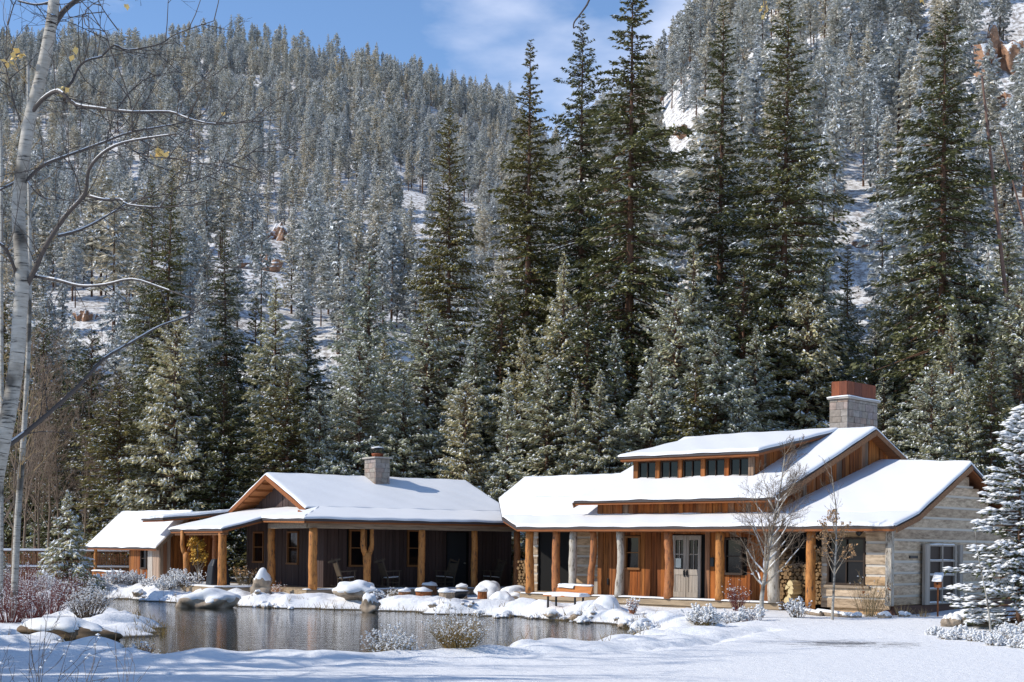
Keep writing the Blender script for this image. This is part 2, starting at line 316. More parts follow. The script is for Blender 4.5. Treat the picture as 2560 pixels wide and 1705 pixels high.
def pond_sd(x, y):
    """signed distance to the pond outline, negative inside"""
    x = np.asarray(x, float); y = np.asarray(y, float); d = np.full(x.shape, 1e9); ins = np.zeros(x.shape, bool)
    for i in range(len(POND)):
        x0, y0 = POND[i]; x1, y1 = POND[(i + 1) % len(POND)]
        ex, ey = x1 - x0, y1 - y0; t = np.clip(((x - x0)*ex + (y - y0)*ey)/(ex*ex + ey*ey), 0, 1)
        d = np.minimum(d, np.hypot(x - x0 - t*ex, y - y0 - t*ey))
        ins ^= ((y0 > y) != (y1 > y)) & (x < ex*(y - y0)/(ey + 1e-12) + x0)
    return np.where(ins, -d, d)
def sstep(a, b, x):
    t = np.clip((x - a)/(b - a), 0, 1); return t*t*(3 - 2*t)
def height(x, y):
    x = np.asarray(x, float); y = np.asarray(y, float)
    sd = pond_sd(x, y) + sines(x, y, C_SHORE)
    far = sstep(27, 50, y)
    base = 0.17 + 0.18*sstep(30, 50, y) + 0.20*sstep(54, 63, y) + 0.10*sstep(4, 10, x)*sstep(34, 44, y)
    for fx, fy in FOOT: base = base - 0.12*np.exp(-(((x - fx)/.17)**2 + ((y - fy)/.22)**2))
    base = base + sines(x, y, C_SOFT)*(0.25 + 0.75*far)
    bank = sstep(-0.05, 1.0, sd)
    lump = (sines(x, y, C_BANK) + sines(x, y, C_LUMP))*(1 - sstep(1.5, 4.5, sd))*(0.35 + 0.65*far)
    nearlip = 0.10*np.exp(-((sd - 0.9)/0.8)**2)*(1 - 0.4*far)
    h = np.where(sd > -0.05, bank*(base + lump + nearlip) - 0.02*(1 - bank), -0.02 - 0.5*sstep(0, 2.5, -sd))
    h = np.where((sd > -0.05), np.maximum(h, -0.02), h)
    # mountain: two slopes meeting behind the houses
    yy = np.maximum(y, 1.0); u = x/yy
    HL = np.interp(u, [-0.6, -0.36, -0.19, -0.107, -0.03, 0.1], [208, 206, 207, 200, 186, 164])
    tL = np.clip((y - 92)/508, 0, None); hL = HL*np.where(tL < 1, tL**1.12, 1 - 0.25*(tL - 1))
    sl_ = np.interp(u, [0.03, 0.10, 0.2, 0.4], [0.39, 0.44, 0.54, 0.58])
    dR = np.clip(y - 74, 0, None); hR = sl_*np.where(dR < 280, dR - 12*(1 - np.exp(-dR/12.0)), 268 + 0.1*(dR - 280))
    w = sstep(-0.02, 0.13, u); hill = hL*(1 - w) + hR*w
    amp = np.clip((y - 85)/120, 0, 1)
    hill = hill + amp*(sines(x, y, C_HILL) + sines(x, y, C_HILL2)*(0.4 + 0.6*w))
    hill = np.clip(hill, 0, None)
    hill = np.where(y > 700, np.maximum(hill*np.clip(1 - (y - 700)/900, 0, 1), 0), hill)
    return h + hill
def hz(x, y): return float(height(np.array([x]), np.array([y]))[0])

def axis(segs):
    out = []
    for a, b, st in segs: out += list(np.arange(a, b, st))
    return np.array(out + [segs[-1][1]])
gx = axis([(-2500, -600, 200), (-600, -220, 15), (-220, -60, 5), (-60, -22, 1.5), (-22, 20, 0.16), (20, 60, 1.2), (60, 220, 5), (220, 600, 15), (600, 2500, 200)])
gy = axis([(-2500, -200, 250), (-200, 0, 20), (0, 18, 2), (18, 62, 0.2), (62, 110, 1.2), (110, 380, 3.5), (380, 760, 8), (760, 3400, 120)])
X, Y = np.meshgrid(gx, gy); Z = height(X, Y)
nx, ny = len(gx), len(gy); ii = np.arange(nx*ny).reshape(ny, nx)
gf = np.stack([ii[:-1, :-1], ii[:-1, 1:], ii[1:, 1:], ii[1:, :-1]], -1).reshape(-1, 4)
ground = link('ground', np_mesh('ground', np.stack([X, Y, Z], -1).reshape(-1, 3), [gf], smooth=True), None, ['ground'])
tag(ground, kind='structure')
wb = MB(); wb.add([(-21, 25.5, 0), (6, 25.5, 0), (6, 62, 0), (-21, 62, 0)], [(0, 1, 2, 3)])
pond = wb.build('pond_water', 'water'); tag(pond, kind='structure')

# ------------------------------------------------------------------ building helpers (local axes: a along the front, b into the house, z up)
RB = random.Random(11)
def boards(mb, axis_, c, lo, hi, z0, ztop, opens=(), wmin=0.16, wmax=0.27, depth=0.035, out=-1, mi=0, z0f=None):
    """vertical boards along an axis; c is the wall line, out the side the boards stand proud on; opens = (lo, hi, z0, z1)"""
    p = lo
    while p < hi - 0.02:
        q = min(hi, p + RB.uniform(wmin, wmax))
        if hi - q < 0.08: q = hi
        d = depth*RB.uniform(0.6, 1.5)
        zb = z0f(0.5*(p + q)) if z0f else z0
        spans = [(zb, None)]
        for (l, h, a, b) in opens:
            if q > l + 0.02 and p < h - 0.02:
                spans = [(zb, a), (b, None)] if a > zb + 0.05 else [(b, None)]
        for s0, s1 in spans:
            t0, t1 = (s1, s1) if s1 is not None else (ztop(p), ztop(q - 0.012))
            c0, c1 = (c - d, c) if out < 0 else (c, c + d)
            if axis_ == 'a': mb.box(p, q - 0.012, c0, c1, s0, 0, mi, (t0, t1, t1, t0))
            else: mb.box(c0, c1, p, q - 0.012, s0, 0, mi, (t0, t0, t1, t1))
        p = q
def logs(mb, axis_, c, lo, hi, z0, z1, opens=(), h=0.27, gap=0.075, depth=0.06, out=-1, top=None):
    """squared logs (material 0) with chinking between (material 1)"""
    z = z0
    while z < z1 - 0.05:
        hh = h*RB.uniform(0.86, 1.14); zt = min(z + hh, z1)
        def row(za, zb, d, mi, split):
            ops = [o for o in opens if zb > o[2] + 0.03 and za < o[3] - 0.03]
            l, r = lo, hi
            if top:
                l, r = top(0.5*(za + zb))
                if r - l < 0.1: return
            segs = [(l, r)]
            for o in ops:
                segs = [s for (x, y) in segs for s in ((x, min(y, o[0])), (max(x, o[1]), y)) if s[1] - s[0] > 0.03]
            for (x, y) in segs:
                c0, c1 = (c - d, c) if out < 0 else (c, c + d)
                if axis_ == 'a': mb.box(x, y, c0, c1, za, zb, mi)
                else: mb.box(c0, c1, x, y, za, zb, mi)
        row(z, zt, depth*RB.uniform(0.8, 1.25), 0, True)
        if zt < z1 - 0.02: row(zt, min(zt + gap, z1), depth*0.45, 1, False)
        z = zt + gap
def snow_quad(mb, p, t=0.10, nu=24, nv=14, tap=(1, 1, 1, 1), over=0.025, rough=0.013, mi=0, edge=0.10):
    """snow lying on the quad p = (p00, p10, p11, p01); tap = which edges (v0, u1, v1, u0) round off"""
    P = [Vector(q) for q in p]; k = len(mb.v); rows = []
    lu = (P[1] - P[0]).length; lv = (P[3] - P[0]).length
    us = sorted(set([0.0, 1.0] + [min(1, e/lu) for e in (0.04, 0.1, 0.2)] + [max(0, 1 - e/lu) for e in (0.04, 0.1, 0.2)] + [i/nu for i in range(nu + 1)]))
    vs_ = sorted(set([0.0, 1.0] + [min(1, e/lv) for e in (0.04, 0.1, 0.2)] + [max(0, 1 - e/lv) for e in (0.04, 0.1, 0.2)] + [i/nv for i in range(nv + 1)]))
    ph = RB.uniform(0, 50)
    for v in vs_:
        for u in us:
            q = P[0]*(1-u)*(1-v) + P[1]*u*(1-v) + P[2]*u*v + P[3]*(1-u)*v
            d = min([9] + [x for x, f in ((v*lv, tap[0]), ((1-u)*lu, tap[1]), ((1-v)*lv, tap[2]), (u*lu, tap[3])) if f])
            h = t*(0.35 + 0.65*math.sqrt(max(0.0, 1 - (1 - min(d/edge, 1))**2)))
            n = math.sin(q.x*1.9 + ph)*math.sin(q.y*1.6 + ph*1.3) + 0.6*math.sin(q.x*4.7 + q.y*3.9 + ph)
            h += rough*n
            w = 0.014*math.sin(u*lu*3.1 + ph) + 0.012*math.sin(u*lu*7.3 + ph)
            if tap[0] and v == 0: q = q + (P[0] - P[3]).normalized()*(over + w)
            if tap[1] and u == 1: q = q + (P[1] - P[0]).normalized()*over
            if tap[3] and u == 0: q = q + (P[0] - P[1]).normalized()*over
            if tap[2] and v == 1: q = q + (P[3] - P[0]).normalized()*over
            rows.append((q.x, q.y, q.z + h))
    nU, nV = len(us), len(vs_)
    base = [(x, y, z - t - 0.03) for (x, y, z) in rows]
    mb.v += rows; fs = []
    for j in range(nV - 1):
        for i in range(nU - 1): fs.append((k + j*nU + i, k + j*nU + i + 1, k + (j+1)*nU + i + 1, k + (j+1)*nU + i))
    ring = [i for i in range(nU)] + [j*nU + nU - 1 for j in range(1, nV)] + [(nV-1)*nU + i for i in range(nU - 2, -1, -1)] + [j*nU for j in range(nV - 2, 0, -1)]
    kb = len(mb.v); low = []
    for r in ring:
        x, y, z = rows[r]
        # drop the skirt to just above the roof skin
        low.append((x, y, z - t*0.62))
    mb.v += low; nR = len(ring)
    for i in range(nR): fs.append((k + ring[i], kb + i, kb + (i + 1) % nR, k + ring[(i + 1) % nR]))
    mb.f += fs; mb.m += [mi]*len(fs)
def roof_slab(mb, pts, t1=0.10, t2=0.07):
    """dark roof edge over an orange soffit board (materials 0, 1)"""
    mb.prism(pts, t1, 0)
    c = Vector((sum(p[0] for p in pts)/len(pts), sum(p[1] for p in pts)/len(pts), 0))
    ins = []
    for p in pts:
        d = Vector((p[0], p[1], 0)) - c; k = 1 - 0.06/max(d.length, 0.3)
        q = c + d*k; ins.append((q.x, q.y, p[2] - t1 - 0.003))
    mb.prism(ins, t2, 1)
def warped_slab(mb, p, t1=0.10, t2=0.07, nu=10, nv=10):
    """roof_slab for a twisted quad"""
    P = [Vector(q) for q in p]
    for mi, (zt, zb) in enumerate(((0.0, -t1), (-t1 - .003, -t1 - .003 - t2))):
        k = len(mb.v); m0 = 0.0 if mi == 0 else 0.012; n = (nu + 1)*(nv + 1); pts_ = []
        for j in range(nv + 1):
            for i in range(nu + 1):
                u = m0 + (1 - 2*m0)*i/nu; v = m0 + (1 - 2*m0)*j/nv; pts_.append(P[0]*(1-u)*(1-v) + P[1]*u*(1-v) + P[2]*u*v + P[3]*(1-u)*v)
        mb.v += [(q.x, q.y, q.z + zt) for q in pts_] + [(q.x, q.y, q.z + zb) for q in pts_]; ix = lambda i, j: k + j*(nu + 1) + i; fs = []
        for j in range(nv):
            for i in range(nu): f = (ix(i, j), ix(i + 1, j), ix(i + 1, j + 1), ix(i, j + 1)); fs += [f, tuple(q + n for q in f[::-1])]
        ring = [ix(i, 0) for i in range(nu + 1)] + [ix(nu, j) for j in range(1, nv + 1)] + [ix(i, nv) for i in range(nu - 1, -1, -1)] + [ix(0, j) for j in range(nv - 1, 0, -1)]
        fs += [(a, a + n, b + n, b) for a, b in zip(ring, ring[1:] + ring[:1])]; mb.f += fs; mb.m += [mi]*len(fs)
def post(parent, a, b, z0, z1, r=0.14, mat='post', bend=0.0, seed=0, fork=False, label=None):
    rr = random.Random(seed); mb = MB(); n = 11
    if not fork:
        pts = []; rad = []
        for i in range(n):
            t = i/(n - 1); pts.append((a + bend*math.sin(t*math.pi*1.6 + seed)*0.8 + rr.uniform(-.008, .008), b + rr.uniform(-.008, .008), z0 + (z1 - z0)*t)); rad.append(r*(1.06 - 0.1*t)*rr.uniform(0.95, 1.05))
        mb.tube(pts, rad, 12, 0, 0.05, rr)
    else:
        zf = z0 + (z1 - z0)*0.60
        mb.tube([(a, b, z0 + (zf - z0)*i/5) for i in range(6)], [r*1.05, r*1.0, r*.97, r*.97, r*1.05, r*1.15], 12, 0, 0.05, rr)
        for s in (-1, 1):
            mb.tube([(a + s*0.04, b, zf - 0.12), (a + s*0.15, b, zf + 0.1), (a + s*0.20, b, zf + 0.3), (a + s*0.19, b, z1)], [r*.78, r*.72, r*.6, r*.55], 10, 0, 0.06, rr)
    o = mb.build('post', mat, parent, smooth=True)
    if label: o['label'] = label
    return o
def window(parent, axis_, c, lo, hi, z0, z1, out=-1, fw=0.07, fmat='frame', bars_v=0, bars_h=1, glass='glass', proud=0.05):
    mb = MB()
    def bx(l, h, a, b, d0, d1, m=mb):
        c0, c1 = sorted((c + out*d0, c + out*d1))
        if axis_ == 'a': m.box(l, h, c0, c1, a, b)
        else: m.box(c0, c1, l, h, a, b)
    bx(lo, hi, z1 - fw, z1, -0.05, proud); bx(lo - 0.02, hi + 0.02, z0 - 0.02, z0 + fw*0.8, -0.05, proud + 0.03)
    bx(lo, lo + fw, z0 + fw*0.8, z1 - fw, -0.05, proud); bx(hi - fw, hi, z0 + fw*0.8, z1 - fw, -0.05, proud)
    for i in range(bars_v):
        x = lo + (hi - lo)*(i + 1)/(bars_v + 1); bx(x - 0.016, x + 0.016, z0 + fw*.8, z1 - fw, -0.03, 0.02)
    for i in range(bars_h):
        z = z0 + (z1 - z0)*(i + 1)/(bars_h + 1); bx(lo + fw, hi - fw, z - 0.018, z + 0.018, -0.028, 0.018)
    w = mb.build('window', fmat, parent, bevel=0.006)
    pm = MB(); bx(lo + 0.02, hi - 0.02, z0 + 0.02, z1 - 0.02, -0.045, -0.035, pm); pm.build('pane', glass, w)
    return w
def stone_block(mb, x0, x1, y0, y1, z0, z1, course=0.24, mi=0):
    """coursed stone shaft: every visible stone is its own block"""
    mb.box(x0 + .04, x1 - .04, y0 + .04, y1 - .04, z0, z1 - 0.01, mi); z = z0; k = 0
    while z < z1 - 0.04:
        zt = min(z1, z + course*RB.uniform(0.8, 1.25))
        if z1 - zt < 0.07: zt = z1
        for (lo, hi, fn) in ((x0, x1, lambda p, q, d: mb.box(p, q, y0 - d, y0 + .06, z, zt - .012, mi)), (x0, x1, lambda p, q, d: mb.box(p, q, y1 - .06, y1 + d, z, zt - .012, mi)),
                             (y0 + .062, y1 - .062, lambda p, q, d: mb.box(x0 - d, x0 + .06, p, q, z, zt - .012, mi)), (y0 + .062, y1 - .062, lambda p, q, d: mb.box(x1 - .06, x1 + d, p, q, z, zt - .012, mi))):
            p = lo
            while p < hi - 0.02:
                q = min(hi, p + RB.uniform(0.22, 0.5))
                if hi - q < 0.1: q = hi
                fn(p, q - .012, RB.uniform(0.0, 0.018)); p = q
        z = zt
def rafters(parent, a0, a1, step, b0, z0, b1, z1, w=0.06, h=0.11, mat='wood'):
    mb = MB(); mb.bar((0, b0, z0), (0, b1, z1), w, h); first = None
    a = a0
    while a <= a1 + 1e-6:
        if first is None: first = mb.build('rafter', mat, parent); o = first
        else: o = first.copy(); COL.objects.link(o)
        o.location = (a, 0, 0); a += step

# ------------------------------------------------------------------ right hand house: porch, tall middle with dormer, log wing
TH_R = math.radians(-42.88)
cabin = empty('timber_house', (0.5425, 51.9324, 0), TH_R)
tag(cabin, 'orange board and log house at right with snowy dormer roof and large stone chimney', 'house')
DZ = 0.64
mb = MB(); p = -0.35
for k in range(16):
    mb.box(-1.7 if k > 4 else -0.3, 10.75, k*0.15 + 0.0, k*0.15 + 0.142, DZ - 0.05, DZ + 0.004*RB.random())
mb.box(-0.28, 10.73, 0.02, 2.3, 0.15, DZ - 0.053); mb.box(-0.3, 10.75, -0.035, 0.015, DZ - 0.22, DZ - 0.052)
mb.build('deck', 'deck', cabin)
mb = MB(); snow_quad(mb, [(-0.25, -0.03, DZ + .0), (10.7, -0.03, DZ + .0), (10.7, 0.30, DZ + .0), (-0.25, 0.30, DZ + .0)], 0.035, 60, 3, rough=0.006, edge=0.08)
mb.build('deck_snow', 'snow', cabin, smooth=True)
low = lambda b: 3.05 + (b + 0.4)*0.264 if b < 1 else (3.42 + (b - 1)*0.472 if b < 4.56 else 5.10 - (b - 4.56)*0.44)
up = lambda b: 4.0 + (b - 0.5)*0.3974 if b < 7.05 else 6.603 - (b - 7.05)*0.405
# front wall
mb = MB()
boards(mb, 'a', 1.0, 2.56, 9.97, DZ, lambda a: 3.30, [(3.78, 4.50, 1.55, 2.76), (5.86, 7.07, DZ, 2.80), (7.98, 8.75, 1.45, 2.70)], out=-1)
mb.build('board_wall', 'siding', cabin)
mb = MB()
boards(mb, 'b', 2.56, 1.0, 2.0, DZ, lambda b: low(b) - 0.2, out=-1)
mb.build('side_wall', 'siding', cabin)
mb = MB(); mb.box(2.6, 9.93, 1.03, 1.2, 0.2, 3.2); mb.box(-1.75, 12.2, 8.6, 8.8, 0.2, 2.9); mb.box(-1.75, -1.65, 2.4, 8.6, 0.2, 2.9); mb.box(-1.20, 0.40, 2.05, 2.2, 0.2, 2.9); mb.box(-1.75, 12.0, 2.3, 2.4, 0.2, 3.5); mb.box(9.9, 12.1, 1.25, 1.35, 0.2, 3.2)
mb.build('dark_backing', 'black', cabin)  # backing walls, coloured black to stand for the unlit interior
mb = MB(); logs(mb, 'a', 2.0, -1.75, 2.54, DZ, 3.35, [(-1.22, 0.42, DZ, 2.9)], out=-1)
mb.build('log_wall', ['log', 'chink'], cabin)
# log wing
mb = MB()
logs(mb, 'a', 0.36, 12.05, 14.36, 0.55, 3.06, [(12.22, 13.55, 1.24, 2.72)], out=-1, h=0.25)
logs(mb, 'b', 12.05, 0.37, 1.3, 0.55, 3.06, out=-1, h=0.25)
mb.build('log_wall', ['log', 'chink'], cabin)
mb = MB()
def gab(z):
    l, r = 0.31, 8.9
    if z > low(0.4) - 0.16: l = max(l, (z + 0.16 - 3.42)/0.472 + 1 if z + .16 > 3.42 else (z + 0.16 - 3.05)/0.264 - 0.4); r = min(r, 9.12 - l)
    return (l, r)
logs(mb, 'b', 14.38, 0.31, 8.9, 0.68, 5.0, [], out=1, h=0.255, top=gab)
mb.box(12.3, 14.37, 0.40, 8.9, 0.3, 3.2, 0)
mb.build('log_wall', ['log', 'chink'], cabin)
mb = MB(); mb.box(14.30, 14.50, 0.12, 0.30, 0.66, 3.0); mb.build('corner_board', 'palepost', cabin, bevel=0.01)
mb = MB(); mb.box(14.2, 14.50, 0.36, 8.9, 0.1, 0.66); mb.build('plinth', 'plinth', cabin)
window(cabin, 'a', 0.34, 12.24, 13.53, 1.26, 2.70, fmat='darkframe', bars_v=1, bars_h=1, fw=0.06)
window(cabin, 'a', 0.97, 3.80, 4.48, 1.57, 2.74, fmat='frame')
window(cabin, 'a', 0.97, 8.0, 8.73, 1.47, 2.68, fmat='darkframe')
mb = MB(); mb.box(12.07, 13.7, 0.22, 0.30, 1.16, 1.24); mb.build('sill', 'beam', cabin)
# double door
dm = MB(); x0, x1 = 5.88, 7.05; xm = 6.45
for (l, h) in ((x0, xm - 0.008), (xm + 0.008, x1)):
    for (a, b, c, d) in ((l, l + 0.11, DZ + .02, 2.76), (h - 0.11, h, DZ + .02, 2.76), (l + .112, h - .112, 2.60, 2.76), (l + .112, h - .112, 1.42, 1.62), (l + .112, h - .112, DZ + .02, DZ + .2)): dm.box(a, b, 0.93, 0.985, c, d)
    dm.box(l + .112, h - .112, 0.945, 0.975, 2.10, 2.135); q = (l + h)/2; dm.box(q - .013, q + .013, 0.945, 0.975, 1.622, 2.598)
    n = 3; w = (h - l - .224)/n
    for i in range(n): dm.box(l + .112 + i*w + .003, l + .112 + (i + 1)*w - .003, 0.95, 0.975, DZ + .202, 1.418)
door = dm.build('double_door', 'doorwood', cabin, bevel=0.004)
pm = MB(); pm.box(x0 + .05, x1 - .05, 0.979, 0.983, 1.63, 2.59); pm.build('pane', 'glass', door)
for s in (-1, 1):
    hm = MB(); hm.box(xm + s*.06 - .018, xm + s*.06 + .018, 0.905, 0.928, 1.36, 1.60); hm.bar((xm + s*.06, .88, 1.40), (xm + s*.06, .88, 1.56), .02, .02); hm.build('handle', 'metal', door)
pm = MB(); pm.box(x0 + 0.13, x0 + 0.36, 0.938, 0.942, 1.66, 1.98); o = pm.build('notice', 'paper', door)
pm = MB(); pm.box(7.46, 7.60, 0.90, 0.955, 1.72, 2.02); pm.build('wall_lantern', 'metal', cabin, bevel=.01)
pm = MB(); pm.box(3.03, 3.10, 0.91, 0.95, 1.0, 1.22); pm.build('outlet_box', 'metal', cabin, bevel=.01)
# posts, beam, rafters
for i, (a, m, r, bend, lb) in enumerate([(0.12, 'post', .155, .03, None), (1.4, 'redpost', .145, .02, 'reddish peeled log post'), (2.19, 'palepost', .14, .01, 'pale grey log post'), (3.07, 'redpost', .12, .08, 'crooked log post'),
                                     (4.30, 'palepost', .125, .07, 'crooked log post with bare pale lower half'), (6.40, 'redpost', .15, .04, 'gnarled burl log post'), (8.46, 'post', .15, .01, None), (10.50, 'palepost', .19, .01, 'thick pale log post at the deck end'), (11.83, 'post', .15, .005, None)]):
    post(cabin, a, 0.03, DZ if a < 11 else 0.5, 2.94, r, m, bend, seed=i + 1, label=lb)
mb = MB(); mb.box(-0.15, 6.2, -0.07, 0.12, 2.86, 3.0); mb.box(6.205, 12.0, -0.065, 0.125, 2.855, 2.995); mb.build('porch_beam', 'brownbeam', cabin, bevel=0.01)
rafters(cabin, 0.1, 11.8, 0.62, -0.36, 2.93, 1.0, 3.29)
# roofs
rf = MB()
roof_slab(rf, [(-0.18, -0.4, 3.05), (14.9, -0.4, 3.05), (14.9, 1.0, 3.42), (-2.2, 1.0, 3.42)])
roof_slab(rf, [(-2.2, 1.002, 3.42), (9.66, 1.002, 3.42), (9.66, 4.56, 5.10), (-4.30, 4.56, 5.10), (-3.9, 2.6, 4.175)])
warped_slab(rf, [(9.665, 1.002, 3.42), (14.9, 1.002, 3.42), (14.9, 4.56, 5.10), (9.665, 8.3, 5.53)])
warped_slab(rf, [(9.665, 8.303, 5.53), (14.9, 4.563, 5.10), (14.9, 9.5, 2.93), (9.665, 13.2, 3.2)])
roof_slab(rf, [(-4.30, 4.562, 5.10), (9.66, 4.562, 5.10), (9.66, 9.5, 2.93), (-4.30, 9.5, 2.93)])
lower = rf.build('lower_roof', ['fascia', 'wood'], cabin)
sm = MB()
snow_quad(sm, [(-0.18, -0.4, 3.06), (14.88, -0.4, 3.06), (14.88, 1.0, 3.43), (-2.2, 1.0, 3.43)], 0.075, 70, 8, (1, 1, 0, 0))
snow_quad(sm, [(-2.2, 1.0, 3.43), (9.66, 1.0, 3.43), (9.66, 2.6, 4.185), (-3.9, 2.6, 4.185)], 0.075, 50, 8, (0, 0, 0, 0))
snow_quad(sm, [(-3.9, 2.6, 4.185), (9.66, 2.6, 4.185), (9.66, 4.56, 5.11), (-4.30, 4.56, 5.11)], 0.075, 50, 8, (0, 0, 0, 0))
snow_quad(sm, [(9.70, 1.0, 3.43), (14.88, 1.0, 3.43), (14.88, 4.56, 5.11), (9.70, 8.3, 5.54)], 0.075, 30, 20, (0, 1, 0, 0))
snow_quad(sm, [(9.66, 9.5, 2.94), (-4.30, 9.5, 2.94), (-4.30, 4.56, 5.11), (9.66, 4.56, 5.11)], 0.075, 40, 12, (1, 0, 0, 1))
snow_quad(sm, [(14.88, 9.5, 2.94), (9.70, 13.2, 3.21), (9.70, 8.3, 5.54), (14.88, 4.56, 5.11)], 0.075, 20, 12, (1, 0, 0, 1))
sm.build('roof_snow', 'roofsnow', lower, smooth=True)
mb = MB(); mb.box(14.84, 14.905, -0.40, -0.37, 2.9, 3.0)
for (b0, b1) in ((-0.4, 1.0), (1.0, 4.56)):
    mb.bar((14.93, b0, low(b0) - 0.13), (14.93, b1, low(b1) - 0.13), 0.04, 0.16)
mb.build('rake_board', 'brownbeam', lower)
mb = MB()
boards(mb, 'a', 1.06, 2.5, 9.70, 3.3, lambda a: 4.10, out=-1); 
boards(mb, 'b', 9.70, 1.06, 13.0, 3.2, lambda b: up(b) - 0.13, out=1, z0f=lambda b: min(3.40 + (b - 1)*0.289 if b < 8.3 else 5.51 - (b - 8.3)*0.476, up(b) - 0.3))
boards(mb, 'b', 2.50, 1.06, 13.0, 3.2, lambda b: up(b) - 0.13, out=-1, z0f=lambda b: min(low(b) + 0.02, up(b) - 0.3))
mb.box(2.53, 9.67, 1.09, 13.0, 3.2, 3.95)
mb.build('upper_wall', 'siding', cabin)
rf = MB()
roof_slab(rf, [(1.8, 0.5, 4.0), (10.18, 0.5, 4.0), (10.18, 7.05, 6.603), (1.8, 7.05, 6.603)])
roof_slab(rf, [(1.8, 7.052, 6.603), (10.18, 7.052, 6.603), (10.18, 13.6, 3.95), (1.8, 13.6, 3.95)])
upper = rf.build('upper_roof', ['fascia', 'wood'], cabin)
mb = MB()
mb.bar((10.21, 0.5, 3.82), (10.21, 7.05, 6.47), 0.04, 0.18); mb.bar((10.21, 7.05, 6.47), (10.21, 13.6, 3.82), 0.04, 0.18)
mb.bar((1.77, 0.5, 3.82), (1.77, 7.05, 6.47), 0.04, 0.18); mb.build('rake_board', 'brownbeam', upper)
sm = MB()
snow_quad(sm, [(1.82, 0.5, 4.01), (10.16, 0.5, 4.01), (10.16, 7.05, 6.613), (1.82, 7.05, 6.613)], 0.085, 44, 20, (1, 1, 0, 1))
snow_quad(sm, [(10.16, 13.6, 3.96), (1.82, 13.6, 3.96), (1.82, 7.05, 6.613), (10.16, 7.05, 6.613)], 0.085, 30, 14, (1, 1, 0, 1))
sm.build('roof_snow', 'roofsnow', upper, smooth=True)
# shed dormer
DB = 2.35; dm = MB(); dslope = lambda b: 5.60 + (b - 1.9)*0.2
a0, a1 = 3.08, 8.21; step = (a1 - a0 - 0.2)/5
for i in range(6):
    c = a0 + 0.1 + i*step; w = 0.10 if i in (0, 5) else 0.085
    dm.box(c - w, c + w, DB - 0.05, DB + 0.06, up(DB) + 0.0, 5.50)
for i in range(5):
    c = a0 + 0.1 + i*step; boards(dm, 'a', DB + 0.02, c + 0.086, c + step - 0.086, 5.43, lambda a: 5.5, out=-1)
    dm.box(c + 0.086, c + step - 0.086, DB - 0.02, DB + 0.05, up(DB) + 0.0, 4.77)
boards(dm, 'b', a1, DB + 0.065, 6.4, 4.6, lambda b: dslope(b) - 0.13, out=1, z0f=lambda b: min(up(b) + 0.01, dslope(b) - 0.18))
boards(dm, 'b', a0, DB + 0.065, 6.4, 4.6, lambda b: dslope(b) - 0.13, out=-1, z0f=lambda b: min(up(b) + 0.01, dslope(b) - 0.18))
dormer = dm.build('dormer', 'siding', cabin)
for i in range(5):
    c = a0 + 0.1 + i*step; window(dormer, 'a', DB + 0.02, c + 0.10, c + step - 0.10, 4.79, 5.42, fmat='darkframe', bars_h=0, bars_v=1, fw=0.045, proud=0.02)
rf = MB(); roof_slab(rf, [(2.72, 1.9, 5.62), (8.70, 1.9, 5.62), (8.70, 7.0, 6.63), (2.72, 7.0, 6.63)], 0.1, 0.08)
rf.build('dormer_roof', ['fascia', 'wood'], dormer)
sm = MB(); snow_quad(sm, [(2.74, 1.9, 5.63), (8.68, 1.9, 5.63), (8.68, 7.05, 6.645), (2.74, 7.05, 6.645)], 0.08, 40, 16, (1, 1, 0, 1)); sm.build('dormer_snow', 'roofsnow', dormer, smooth=True)
mb = MB(); mb.box(2.8, 8.6, 1.98, 2.04, 5.41, 5.455); mb.build('eave_board', 'wood', dormer)
# chimney
mb = MB(); stone_block(mb, 7.42, 8.17, 8.6, 10.86, 5.6, 7.93); chim = mb.build('chimney', 'stone', cabin)
mb = MB(); mb.box(7.34, 8.25, 8.52, 10.94, 7.935, 8.02); mb.build('stone_cap', 'slab', chim, bevel=.015)
mb = MB()
for i in range(2): mb.box(7.48 + i*.32, 7.48 + i*.32 + .312, 8.63, 8.65, 8.03, 8.60); mb.box(7.48 + i*.32, 7.48 + i*.32 + .312, 10.79, 10.81, 8.03, 8.60)
for i in range(4): mb.box(8.10, 8.12, 8.652 + i*.535, 8.652 + i*.535 + .527, 8.03, 8.60); mb.box(7.46, 7.48, 8.652 + i*.535, 8.652 + i*.535 + .527, 8.03, 8.60)
mb.build('steel_shroud', 'rust', chim)
sm = MB(); snow_quad(sm, [(7.36, 8.53, 8.022), (8.23, 8.53, 8.022), (8.23, 8.64, 8.022), (7.36, 8.64, 8.022)], .05, 6, 3); snow_quad(sm, [(8.12, 8.64, 8.022), (8.23, 8.64, 8.022), (8.23, 10.93, 8.022), (8.12, 10.93, 8.022)], .05, 3, 12)
sm.build('cap_snow', 'snow', chim, smooth=True)
# spotlights and trim on the log wing
for (a, b, z) in ((13.95, 0.10, 3.0), (13.55, 0.02, 2.86)):
    mb = MB(); mb.tube([(a, b + .26, z + .06), (a, b + .1, z + .06)], [.025, .025], 8); mb.tube([(a, b + .1, z + .06), (a - .03, b - .02, z), (a - .05, b - .1, z - .05)], [.055, .08, .085], 10); mb.build('spotlight', 'metal', cabin, smooth=True)
mb = MB(); mb.box(14.44, 14.475, 1.35, 1.85, 2.08, 2.16); mb.build('vent', 'metal', cabin)

